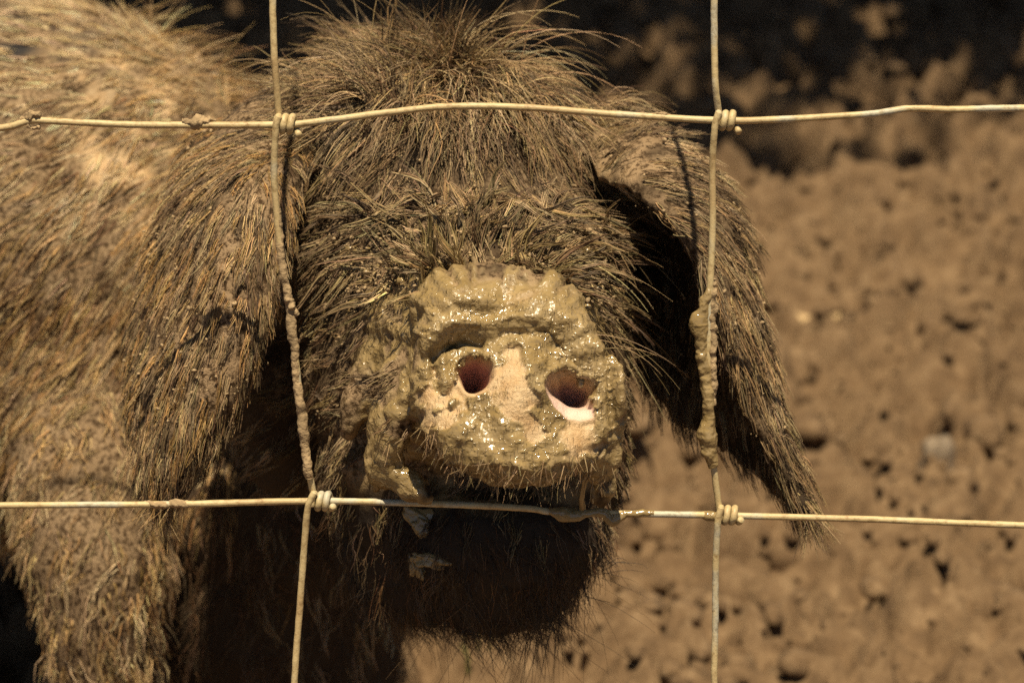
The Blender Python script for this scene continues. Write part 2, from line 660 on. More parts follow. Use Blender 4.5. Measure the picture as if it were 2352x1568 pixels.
coil(634, 285, seed=1)
coil(1644, 277, seed=2)
coil(716, 1150, 2.93, 0.0012, seed=3)
coil(1650, 1182, 2.95, 0.0012, seed=4)


def crust(name, pts, radii, mat, rough=0.0012, freq=260, seed=0, sides=18, n=70, parent=FENCE, fn=None):
    P = np.array([(fn or WY)(*p) for p in pts])
    path = catmull(P, n)
    r = np.interp(np.linspace(0, 1, n), np.linspace(0, 1, len(radii)), radii)
    path = path + 0.0005 * np.column_stack([fbm(path, 170, 2, seed + 5), fbm(path, 170, 2, seed + 6), fbm(path, 170, 2, seed + 7)])
    V, F = tube_arrays(path, r, sides, rough, freq, seed)
    return link(name, mesh_tri_ok(name, V, F), mat, parent)


mm = 0.001
crust('dry_mud_crust', [(637, 480), (646, 590), (664, 700), (676, 800), (690, 930), (704, 1050), (712, 1100)],
      np.array([1.65, 1.75, 1.9, 1.8, 2.0, 2.5, 2.1, 1.9, 2.3, 2.5, 2.1, 2.4, 1.7]) * 0.72 * mm, M_DRY, 0.00035, 420, 3, n=280, sides=20)
crust('dry_mud_crust', [(655, 655), (668, 700), (682, 722)], np.array([0.8, 2.6, 0.6]) * 0.72 * mm, M_DRY, 0.0012, 300, 4)
crust('wet_mud_crust', [(1627, 660), (1618, 700), (1606, 745), (1610, 780), (1614, 830), (1624, 900), (1627, 950), (1625, 1000), (1630, 1040), (1636, 1075)],
      np.array([0.8, 1.9, 3.5, 2.3, 2.1, 2.2, 2.0, 3.6, 2.6, 1.3]) * mm, M_WET, 0.0007, 240, 5, n=200, sides=24)
crust('dry_mud_crust', [(1637, 640), (1636, 800), (1638, 930)], np.array([1.6, 1.9, 1.7]) * 0.72 * mm, M_DRY, 0.0007, 380, 6, n=90)
crust('wet_mud_crust', [(1258, 1173), (1290, 1179), (1320, 1181), (1345, 1175), (1390, 1178), (1408, 1192), (1440, 1180), (1500, 1178)],
      np.array([0.5, 2.7, 2.3, 1.2, 1.6, 2.6, 1.35, 1.2]) * mm, M_WET, 0.0005, 230, 7, n=120)
crust('wet_mud_crust', [(1600, 1178), (1625, 1183), (1650, 1184)], np.array([0.6, 1.9, 1.4]) * mm, M_WET, 0.0003, 230, 8)
crust('dry_mud_crust', [(46, 276), (70, 266), (95, 266)], np.array([0.7, 2.2, 0.6]) * 0.72 * mm, M_DRY, 0.0013, 330, 9)
crust('dry_mud_crust', [(62, 290), (75, 296), (92, 292)], np.array([0.4, 1.3, 0.4]) * 0.72 * mm, M_DRY, 0.001, 330, 10)
crust('dry_mud_crust', [(418, 283), (440, 279), (470, 279), (496, 276)], np.array([0.8, 2.6, 2.5, 0.6]) * 0.72 * mm, M_DRY, 0.0015, 300, 11)
crust('dry_mud_crust', [(1500, 264), (1530, 263), (1560, 266)], np.array([0.4, 1.4, 0.4]) * 0.72 * mm, M_DRY, 0.001, 330, 12)
crust('dry_mud_crust', [(330, 1158), (400, 1156), (450, 1157)], np.array([1.4, 2.05, 1.4]) * 0.72 * mm, M_DRY, 0.0006, 330, 13)

# ------------------------------------------------------------------ pig: form
PIG = empty('pig', (W(900, 700, 1.1)[0], W(900, 700, 1.1)[1], 0.0),
            label='hairy mud caked pig with long floppy ears pushing its snout through the wire fence', category='pig')
LAB = {'head': 0, 'snout': 1, 'ear_near_body': 2, 'ear_far': 3, 'torso': 4, 'leg': 5, 'jaw': 6}
PV, PF, POFF = [], [], 0
KPTS, KLAB = [], []
CAMROT = np.column_stack([RGT, FWD, UPV])           # columns: right, depth, up
bm = bmesh.new()
bmesh.ops.create_icosphere(bm, subdivisions=4, radius=1.0)
SPH_V = np.array([v.co[:] for v in bm.verts])
SPH_F = [[v.index for v in f.verts] for f in bm.faces]
bm.free()
bm = bmesh.new()
bmesh.ops.create_icosphere(bm, subdivisions=3, radius=1.0)
SPM_V = np.array([v.co[:] for v in bm.verts])
SPM_F = [[v.index for v in f.verts] for f in bm.faces]
bm.free()


def add_geo(V, F, lab):
    global POFF
    PV.append(V)
    PF.extend([[i + POFF for i in f] for f in F])
    POFF += len(V)
    KPTS.append(V)
    KLAB.append(np.full(len(V), LAB[lab]))


def ell(c, r, lab, rot=None, power=None, flat=None):
    """ellipsoid with radii r along right, depth, up of the picture"""
    S = SPH_V.copy()
    if power:
        S = S / (np.abs(S[:, 0:1]) ** power + np.abs(S[:, 1:2]) ** power + np.abs(S[:, 2:3]) ** power) ** (1 / power)
    if flat:
        S = S / ((S[:, 0:1] ** 2 + S[:, 2:3] ** 2) ** (flat / 2) + np.abs(S[:, 1:2]) ** flat) ** (1 / flat)
    B_ = CAMROT if rot is None else rot
    add_geo((S * np.asarray(r)) @ B_.T + c, SPH_F, lab)


def limb(P, R, lab, n=14):
    P = catmull(P, n)
    R = np.interp(np.linspace(0, 1, n), np.linspace(0, 1, len(R)), R)
    for p, r in zip(P, R):
        add_geo(SPM_V * r + p, SPM_F, lab)


# head
ell(W(1015, 460, 1.03), (0.056, 0.068, 0.053), 'head')
ell(W(1065, 620, 1.00), (0.052, 0.055, 0.050), 'head')
ell(W(1075, 800, 0.99), (0.051, 0.052, 0.050), 'head')
ell(W(880, 850, 1.01), (0.027, 0.05, 0.055), 'head')
ell(W(925, 1040, 1.0), (0.030, 0.045, 0.045), 'head')
ell(W(1290, 850, 1.01), (0.026, 0.05, 0.05), 'head')
ell(W(1290, 1020, 1.0), (0.024, 0.045, 0.042), 'head')
ell(W(850, 560, 0.995), (0.022, 0.03, 0.018), 'head')        # brows
ell(W(1270, 560, 0.995), (0.022, 0.03, 0.018), 'head')
ell(W(670, 800, 1.065), (0.030, 0.035, 0.062), 'head')
# lower jaw and chin
ell(W(1140, 1225, 0.985), (0.042, 0.044, 0.027), 'jaw')
ell(W(1135, 1325, 0.995), (0.033, 0.036, 0.021), 'jaw')
ell(W(960, 1200, 1.01), (0.029, 0.042, 0.040), 'jaw')
# snout: barrel and disc
ROLL = math.radians(11)
SN = unit(-FWD + 0.10 * RGT + 0.46 * UPV)                    # the way the disc faces
SA = unit(RGT * math.cos(ROLL) - UPV * math.sin(ROLL))
SA = unit(SA - SN * (SA @ SN))
SB = np.cross(SN, SA)
if SB @ UPV < 0:
    SB = -SB
SO = W(1188, 900, 0.890)
SROT = np.column_stack([SA, SN, SB])
ell(SO - SN * 0.004, (0.0335, 0.0120, 0.0310), 'snout', SROT, None, 3.2)
limb([SO - SN * 0.012, W(1145, 840, 0.922), W(1105, 800, 0.965)], [0.0270, 0.0330, 0.046], 'snout', 9)
ell(W(1110, 720, 0.955), (0.032, 0.045, 0.024), 'snout')     # bridge
ell(W(1105, 655, 0.945), (0.033, 0.032, 0.024), 'snout')
ell(W(1095, 590, 0.968), (0.036, 0.032, 0.026), 'head')
# thick rolls of wet mud round the top of the disc
rim = [(958, 920, .893), (960, 850, .891), (980, 785, .889), (1030, 735, .889), (1110, 706, .891), (1220, 702, .889), (1302, 740, .888), (1362, 812, .886), (1406, 890, .887), (1420, 960, .890)]
rp = catmull([W(*p) for p in rim], 46)
rr = np.interp(np.linspace(0, 1, 46), np.linspace(0, 1, 8), [.0028, .0038, .0048, .0052, .0042, .0042, .0046, .0034])
for k in range(46):
    add_geo(SPM_V * rr[k] * (0.9 + 0.25 * RNG.random()) + rp[k] + RNG.normal(size=3) * 0.0005, SPM_F, 'snout')
for (u, v, d, r) in ((975, 715, .903, .006), (1010, 700, .905, .005), (1060, 680, .912, .005), (1140, 682, .906, .005), (1220, 690, .904, .0045)):
    add_geo(SPM_V * r + W(u, v, d), SPM_F, 'snout')
limb([W(*p) for p in ((985, 722, .901), (1040, 690, .902), (1120, 676, .903), (1220, 684, .901), (1300, 722, .898), (1350, 780, .895))], [.006, .0095, .011, .0095, .007, .004], 'snout', 30)
limb([W(*p) for p in ((1000, 705, .912), (1050, 682, .915), (1120, 672, .917), (1200, 680, .915), (1280, 710, .91))], [.007, .009, .010, .009, .006], 'snout', 20)
# mud plates on the near flank of the snout
for pts, R in (([(905, 850, .915), (880, 960, .918), (865, 1050, .925)], (.005, .0055, .004)),
               ([(935, 930, .905), (905, 1000, .908), (890, 1060, .915)], (.0045, .005, .004)),
               ([(840, 850, .945), (815, 930, .945), (800, 990, .95)], (.005, .006, .004)),
               ([(870, 1060, .92), (895, 1090, .92), (960, 1120, .914), (985, 1140, .910)], (.005, .006, .0048, .0035)),
               ([(845, 1060, .93), (862, 1110, .93), (885, 1140, .93)], (.0028, .0026, .002)),
               ([(1425, 985, .893), (1400, 1050, .895), (1360, 1090, .9)], (.0028, .0042, .0030)),
               ([(1385, 1060, .925), (1390, 1110, .93), (1380, 1150, .935)], (.004, .005, .004))):
    limb([W(*p) for p in pts], R, 'snout', 12)


def sheet(curves, ns, nt, thick, lab):
    C = [catmull([W(*p) for p in c], ns) for c in curves]
    t = np.linspace(0, 1, nt)
    l0, l1, l2 = 2 * (t - .5) * (t - 1), 4 * t * (1 - t), 2 * t * (t - .5)
    G = C[0][:, None] * l0[None, :, None] + C[1][:, None] * l1[None, :, None] + C[2][:, None] * l2[None, :, None]
    gs = np.gradient(G, axis=0)
    gt = np.gradient(G, axis=1)
    N = unit(np.cross(gs, gt))
    A = (G + N * thick / 2).reshape(-1, 3)
    Bk = (G - N * thick / 2).reshape(-1, 3)
    V = np.vstack([A, Bk])
    n = ns * nt
    F = []
    for i in range(ns - 1):
        for j in range(nt - 1):
            a, b, c, d = i * nt + j, i * nt + j + 1, (i + 1) * nt + j + 1, (i + 1) * nt + j
            F.append([a, b, c, d])
            F.append([n + d, n + c, n + b, n + a])
    loop = [j for j in range(nt)] + [i * nt + nt - 1 for i in range(1, ns)] + [(ns - 1) * nt + j for j in range(nt - 2, -1, -1)] + [i * nt for i in range(ns - 2, 0, -1)]
    for k in range(len(loop)):
        a, b = loop[k], loop[(k + 1) % len(loop)]
        F.append([b, a, n + a, n + b])
    add_geo(V, F, lab)
    return G


EARL = [[(710, 330, 1.0), (690, 430, .975), (662, 560, .962), (618, 740, .957), (568, 880, .957), (482, 1045, .962), (386, 1165, .968)],
        [(590, 262, 1.02), (545, 380, .975), (500, 520, .957), (475, 700, .95), (440, 880, .948), (402, 1055, .953), (379, 1172, .966)],
        [(455, 318, 1.05), (398, 430, 1.02), (350, 560, 1.01), (315, 740, 1.005), (305, 900, .995), (325, 1065, .982), (370, 1168, .97)]]
EARR = [[(1360, 420, .99), (1450, 450, .965), (1545, 530, .952), (1615, 650, .95), (1660, 800, .953), (1735, 1000, .96), (1852, 1190, .965)],
        [(1330, 310, 1.03), (1470, 320, 1.02), (1600, 400, 1.01), (1675, 540, .995), (1725, 740, .985), (1785, 950, .976), (1862, 1200, .968)],
        [(1360, 520, 1.06), (1440, 640, 1.06), (1455, 780, 1.055), (1480, 900, 1.045), (1570, 975, 1.025), (1710, 1080, .995), (1850, 1200, .971)]]
GL = sheet(EARL, 46, 26, 0.0062, 'ear_near_body')
GR = sheet(EARR, 46, 26, 0.0058, 'ear_far')
limb([W(700, 350, 1.03), W(620, 330, 1.02)], [0.026, 0.02], 'head', 5)
limb([W(1330, 400, 1.04), W(1400, 390, 1.02)], [0.024, 0.012], 'head', 5)

# neck, chest, torso, legs
limb([W(960, 520, 1.07), W(760, 610, 1.14), W(480, 650, 1.21), W(90, 610, 1.28)], [0.066, 0.060, 0.074, 0.105], 'torso', 18)
ell(W(60, 600, 1.27), (0.145, 0.14, 0.116), 'torso')
ell(W(640, 900, 1.22), (0.075, 0.075, 0.08), 'torso')
ell(W(165, 850, 1.215), (0.085, 0.075, 0.085), 'torso')
ell(W(520, 1120, 1.22), (0.085, 0.075, 0.06), 'torso')
ell(W(590, 1330, 1.22), (0.068, 0.06, 0.065), 'torso')
SH = W(100, 570, 1.28)
HIP = SH + np.array([-0.40, 0.40, 0.01])
limb([SH, SH * .5 + HIP * .5 + (0, 0, -.012), HIP], [0.118, 0.135, 0.118], 'torso', 16)
FEET = []


def leg(pts, R):
    P = [W(*p) for p in pts]
    low = P[-1]
    P += [np.array([low[0], low[1] + .005, low[2] * .45]), np.array([low[0], low[1] - .004, 0.02])]
    limb(P, R, 'leg', 20)
    FEET.append(P[-1])


leg([(215, 960, 1.19), (218, 1180, 1.145), (232, 1440, 1.14)], [.050, .033, .025, .021, .022])
leg([(720, 1150, 1.2), (745, 1330, 1.2), (765, 1500, 1.205)], [.06, .040, .031, .023, .023])
for dx, dy in ((-0.06, -0.07), (0.05, 0.06)):
    P0 = HIP + np.array([dx, dy, -0.03])
    P = [P0, P0 + (-0.01, -0.02, -0.09), P0 + (0.0, 0.05, -0.17), np.array([P0[0] + .005, P0[1] + .03, 0.06]), np.array([P0[0], P0[1] + .02, 0.02])]
    limb(P, [.075, .05, .03, .022, .022], 'leg', 20)
    FEET.append(P[-1])
limb([HIP + (-.08, .08, .04), HIP + (-.12, .12, .02), HIP + (-.13, .13, -.04), HIP + (-.125, .125, -.09)], [.012, .008, .007, .006], 'torso', 24)

me = bpy.data.meshes.new('form')
me.from_pydata([tuple(p) for p in np.vstack(PV)], [], PF)
tmp = bpy.data.objects.new('form', me)
COL.objects.link(tmp)
rm = tmp.modifiers.new('r', 'REMESH')
rm.mode = 'VOXEL'
rm.voxel_size = 0.0040
rm.use_smooth_shade = True
sm = tmp.modifiers.new('s', 'SMOOTH')
sm.factor = 0.5
sm.iterations = 4
dg = bpy.context.evaluated_depsgraph_get()
body_me = bpy.data.meshes.new_from_object(tmp.evaluated_get(dg))
bpy.data.objects.remove(tmp)
bpy.data.meshes.remove(me)

# finer mesh on the snout
def snout_abc(P):
    q = P - SO
    return q @ SA, q @ SB, q @ SN


bm = bmesh.new()
bm.from_mesh(body_me)


def refine(sel_fn, cuts):
    bm.verts.ensure_lookup_table()
    P = np.array([v.co[:] for v in bm.verts])
    sel = sel_fn(P)
    es = set()
    for f in bm.faces:
        if all(sel[v.index] for v in f.verts):
            es.update(f.edges)
    bmesh.ops.subdivide_edges(bm, edges=list(es), cuts=cuts, use_grid_fill=True, smooth=0.0)
    bm.verts.index_update()


def sel_snout(P):
    a, b, c = snout_abc(P)
    u, v, d = UVD(P)
    return (d < 1.0) & (u > 740) & (u < 1480) & (v > 545) & (v < 1230)


def sel_disc(P):
    a, b, c = snout_abc(P)
    return (np.hypot(a / 0.037, b / 0.031) < 1.0) & (c > -0.004)


refine(sel_snout, 2)
refine(sel_disc, 1)
bm.normal_update()
P = np.array([v.co[:] for v in bm.verts])
N = np.array([v.normal[:] for v in bm.verts])
a, b, c = snout_abc(P)
U, V_, D = UVD(P)
disc = sstep(1.02, 0.9, np.hypot(a / 0.036, b / 0.0325)) * sstep(-0.006, 0.0, c)
# nostrils
def nostril(u0, v0, ra, rb, ang, deep):
    q = W(u0, v0, 0.886) - SO
    a0, b0 = q @ SA, q @ SB
    ca, sa = math.cos(ang), math.sin(ang)
    x = ((a - a0) * ca + (b - b0) * sa) / ra
    y = (-(a - a0) * sa + (b - b0) * ca) / rb
    rho = np.hypot(x, y) + 0.22 * fbm(np.column_stack([a, b, 0 * a]), 130, 2, 77)
    return rho, x, y, deep


nl = nostril(1087, 872, .0056, .0064, 0.5, .010)
nr = nostril(1308, 915, .0086, .0074, -0.55, .010)
push = np.zeros(len(P))
push += disc * 0.0024 * sstep(0.021, 0.006, np.abs(b)) * sstep(0.0, 0.012, np.abs(a)) * sstep(.033, .02, np.abs(a))   # hollow beside the ridge
rl = nl[0]
rrn = nr[0] - 0.25 * np.clip(-nr[2], 0, 1) * 0
push += disc * (nl[3] * sstep(1.08, 0.62, rl) + 0.016 * np.clip(0.85 - rl, 0, 1))
# far nostril: a shallow ramp on its lower outer side, steep elsewhere
out_side = sstep(-0.45, 0.55, (nr[1] * 0.6 - nr[2] * 0.8))
edge_in = 0.72 - 0.85 * out_side
push += disc * nr[3] * sstep(1.08, 0.62, rrn) * (1 - out_side) + disc * nr[3] * 0.6 * out_side * np.clip(1.05 - rrn, 0, 1) + disc * 0.016 * np.clip(0.85 - rrn, 0, 1) * (1 - out_side)
# raised rims
push -= disc * 0.0007 * (np.exp(-((rl - 1.18) / .16) ** 2) + np.exp(-((nr[0] - 1.15) / .15) ** 2))
# ridge between the nostrils
push -= disc * 0.0014 * np.exp(-(a / 0.006) ** 2)
P = P - SN * push[:, None] - np.outer(push, SB * -0.18)
hole = np.maximum(sstep(1.02, 0.86, rl), sstep(1.0, 0.8, nr[0])) * disc

def stroke(pts, width, amt):
    """a ridge (amt > 0) or a groove along a line on the face of the disc"""
    L = catmull(np.array([(x, y, 0.0) for x, y in pts]), 24)[:, :2]
    d2 = np.full(len(P), 1e9)
    near = (disc > 0.01) | ((D < 0.95) & (U > 850) & (U < 1480) & (V_ > 640) & (V_ < 1120))
    idx = np.nonzero(near)[0]
    d2[idx] = ((U[idx, None] - L[None, :, 0]) ** 2 + (V_[idx, None] - L[None, :, 1]) ** 2).min(1)
    return amt * np.exp(-d2 / (width * width))


rel = stroke([(1005, 812), (1030, 788), (1072, 778), (1108, 786)], 12, -.0042) + stroke([(985, 790), (1020, 757), (1075, 746), (1125, 755)], 20, .0030)
rel += stroke([(1384, 780), (1398, 850), (1404, 920), (1402, 968)], 9, -.0034) + stroke([(1412, 790), (1428, 870), (1432, 950)], 16, .0022)
rel += stroke([(1012, 800), (1020, 850), (1024, 880)], 13, .0026) + stroke([(994, 810), (1000, 860), (1008, 890)], 8, -.0028)
rel += stroke([(1150, 772), (1180, 766), (1210, 770)], 8, -.0020) + stroke([(1140, 742), (1190, 735), (1240, 738)], 18, .0018)
rel += stroke([(960, 735), (985, 718), (1015, 722)], 8, -.0026) + stroke([(1000, 705), (1060, 690), (1130, 688)], 22, .0022)
rel += stroke([(1240, 930), (1252, 960), (1262, 985)], 9, -.0016) + stroke([(1130, 1045), (1142, 1070)], 10, .0022) + stroke([(1245, 1062), (1252, 1085)], 10, .0025) + stroke([(1180, 1070), (1210, 1082)], 12, .002)
P = P + SN * rel[:, None]
# wet mud: where it lies and how thick
zone = sstep(770, 850, U) * sstep(1490, 1440, U) * sstep(625, 690, V_ + 60 * fbm(P, 85, 2, 3)) * sstep(1200, 1120, V_) * sstep(0.975, 0.945, D)
field = 0.8 * fbm(P, 130, 3, 20) + 0.72


def spot(u0, v0, ru, rv, amt, ang=0.0):
    ca, sa = math.cos(ang), math.sin(ang)
    x, y = (U - u0), (V_ - v0)
    x, y = (x * ca + y * sa) / ru, (-x * sa + y * ca) / rv
    return amt * np.exp(-(x * x + y * y))


field -= spot(1172, 835, 32, 45, 1.5) + spot(1190, 915, 42, 55, 1.2, -0.3) + spot(1225, 985, 26, 60, 0.9, -0.5)
field -= spot(1335, 985, 42, 45, 1.8) + spot(1085, 905, 62, 30, 1.0) + spot(990, 935, 32, 60, 0.9) + spot(1040, 965, 60, 26, 0.7)
field -= 1.4 * np.maximum(sstep(1.25, 1.0, rl + 0.3 * np.clip(nl[2], 0, 1)), sstep(1.15, 0.98, nr[0] + 0.25 * np.clip(nr[2], 0, 1))) * disc
field += spot(1120, 720, 200, 60, 1.0) + spot(1120, 1000, 80, 40, 0.6) + spot(1300, 790, 90, 50, 0.8) + spot(1400, 900, 40, 90, 0.8)
outside = 1 - disc
flank = sstep(-0.05, 0.30, fbm(P, 75, 3, 44) + 0.5 * sstep(.96, .92, D) + spot(1120, 690, 260, 60, .8))
film = zone * sstep(-0.35, 0.25, field + 0.35 * fbm(P, 420, 2, 46))
flank = np.maximum(flank, np.clip(spot(1110, 672, 190, 45, 1.6), 0, 1))
mud = zone * sstep(0.0, 0.16, field) * (disc + outside * flank)
# locks plastered with mud, radiating up from the snout and back over the cheek
th = np.arctan2(-(V_ - 800), U - 1120)
rho_ = np.hypot(U - 1120, V_ - 800)
sq = np.column_stack([th * 7.5 + 0.6 * noise(P, 70, 61), rho_ / 210.0, 0 * th])
streak = fbm(sq, 1.0, 3, 62)
reach = sstep(330, 190, rho_ - 60 * np.clip(np.sin(th), 0, 1) * 0.0) * (D < 1.0) * (th > -2.6 + 0 * th) * (V_ < 1060)
reach = np.where((np.abs(th) < 0.35) | ((V_ > 900) & (U > 1100)), 0, reach)
plast = reach * sstep(560, 660, V_ + 40 * streak) * sstep(-0.06, 0.16, streak + 0.25 * (reach - 0.5)) * (1 - disc)
mud = np.maximum(mud, plast)
mud *= 1 - hole
thick = mud * (0.0011 + 0.0011 * np.clip(fbm(P, 160, 3, 50), -1, 1) + 0.0002 * np.abs(noise(P, 420, 54)) + 0.0009 * np.clip(fbm(P, 60, 2, 57), -.8, 1))
thick = thick + plast * (0.0006 + 0.0022 * np.clip(streak + .1, 0, 1)) * 0.6
gran = zone * 0.0001 * noise(P, 700, 60)
P = P + N * (thick + gran * mud)[:, None]
# coarse lumps of caked dust elsewhere
far = 1 - zone
cake = np.clip(spot(560, 430, 140, 170, 1.4) + spot(480, 720, 140, 230, 1.1) + spot(560, 250, 130, 60, .9) + spot(1080, 660, 260, 70, 1.1) + spot(800, 640, 110, 90, .9) + spot(1450, 370, 130, 90, 1.0), 0, 1)
cake = np.clip(cake + 0.45 * (V_ < 1000) * (D < 1.035), 0, 1) * sstep(-0.45, 0.15, fbm(P, 40, 3, 90) + 0.2)
cake = np.maximum(cake, sstep(700, 800, U) * sstep(1520, 1450, U) * sstep(600, 660, V_) * sstep(1140, 1080, V_) * sstep(1.0, .97, D))
cake = np.where(D > 1.09, 0.85 * np.maximum(sstep(1120, 900, V_) * sstep(620, 420, U), sstep(345, 300, U)), cake)  # dust left off the chest, so its colour imitates the head's shadow
P = P + N * (far * (0.0016 * fbm(P, 55, 3, 70) + 0.0011 * cake * (D < 1.09) * np.abs(fbm(P, 240, 2, 72))))[:, None]
bare = zone * disc
flesh = np.maximum(sstep(0.98, 0.75, rl), sstep(0.9, 0.55, nr[0]) * (1 - 0.85 * out_side)) * disc
pale = disc * sstep(1.25, 1.0, nr[0]) * out_side * (1 - mud) + disc * np.exp(-((rl - 1.05) / .12) ** 2) * 0.12 * (1 - mud)
# mottled hide on the shoulder
torso_light = spot(290, 330, 110, 190, 1.0, 0.6) + spot(250, 120, 160, 90, .6)
bare = np.maximum(bare, np.clip(torso_light * 1.3, 0, 1) * 0.95 * sstep(-0.3, 0.2, noise(P, 60, 80)) * (D > 1.1))
bare = np.maximum(bare, (spot(1370, 430, 60, 70, 0.75)) * (D < 1.06) * sstep(-0.2, 0.2, noise(P, 110, 81)))
dark = np.clip(spot(60, 120, 170, 110, 1.1) * (D > 1.08), 0, 1) * sstep(-0.15, 0.25, fbm(P, 25, 2, 82))
dark = np.maximum(dark, 0.45 * sstep(1130, 1200, V_) * (D < 1.09))  # jaw colour darkened to imitate shade under the snout

for v, p in zip(bm.verts, P):
    v.co = p
bm.to_mesh(body_me)
bm.free()
film = np.maximum(mud, film * disc * (1 - hole) * 0.75)
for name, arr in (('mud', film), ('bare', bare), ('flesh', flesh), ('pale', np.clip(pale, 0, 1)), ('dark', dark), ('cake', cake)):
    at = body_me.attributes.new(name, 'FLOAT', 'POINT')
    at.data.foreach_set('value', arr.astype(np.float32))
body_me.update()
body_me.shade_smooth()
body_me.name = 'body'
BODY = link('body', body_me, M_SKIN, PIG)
print('pig body', len(body_me.polygons))

# hooves and eyes
for f in FEET:
    for s in (-1, 1):
        bm = bmesh.new()
        bmesh.ops.create_uvsphere(bm, u_segments=14, v_segments=10, radius=1.0)
        for v in bm.verts:
            x, y, z = v.co
            z = max(z, -0.55)
            k = 1.0 - 0.25 * max(z, 0)
            v.co = Vector((x * .0125 * k + s * .0125, y * .024 * k - .008, (z + .55) * .028))
        m2 = bpy.data.meshes.new('hoof')
        bm.to_mesh(m2)
        bm.free()
        m2.shade_smooth()
        o = link('hoof', m2, M_HOOF)
        o.location = (f[0], f[1], 0.0)
        o.parent = PIG
        o.matrix_parent_inverse = PIG.matrix_basis.inverted()
for (u, v, d) in ((790, 612, 0.985), (1345, 615, 0.985)):
    m2 = mesh_np('eye', SPM_V * 0.0085 + W(u, v, d), np.array(SPM_F))
    link('eye', m2, M_EYE, PIG)

# ------------------------------------------------------------------ pig: hair
PNT = np.empty(len(body_me.vertices) * 3, dtype=np.float32)
body_me.vertices.foreach_get('co', PNT)
PNT = PNT.reshape(-1, 3).astype(np.float64)
body_me.calc_loop_triangles()
TRI = np.empty(len(body_me.loop_triangles) * 3, dtype=np.int32)
body_me.loop_triangles.foreach_get('vertices', TRI)
TRI = TRI.reshape(-1, 3)
VN = np.empty(len(PNT) * 3, dtype=np.float32)
body_me.vertex_normals.foreach_get('vector', VN)
VN = VN.reshape(-1, 3).astype(np.float64)
TA, TB, TC = PNT[TRI[:, 0]], PNT[TRI[:, 1]], PNT[TRI[:, 2]]
TCEN = (TA + TB + TC) / 3
TCR = np.cross(TB - TA, TC - TA)
TAREA = np.linalg.norm(TCR, axis=1) / 2
TN = unit(TCR)
TU, TV, TD = UVD(TCEN)
TFACE = -(TN * unit(TCEN - CAM)).sum(1)                    # > 0 looks at the camera
KP, KL = np.vstack(KPTS), np.concatenate(KLAB)
kd = kdtree.KDTree(len(KP))
for i, p in enumerate(KP):
    kd.insert(p, i)
kd.balance()
VL_ = np.array([KL[kd.find(p)[1]] for p in PNT])
TL = VL_[TRI[:, 0]]
BVH = bvhtree.BVHTree.FromPolygons([tuple(p) for p in PNT], TRI.tolist())
TMUD = mud[TRI].mean(1) * sstep(620, 695, TV)            # hair stands in the mud high on the bridge
THOLE = (hole + flesh)[TRI].max(1)

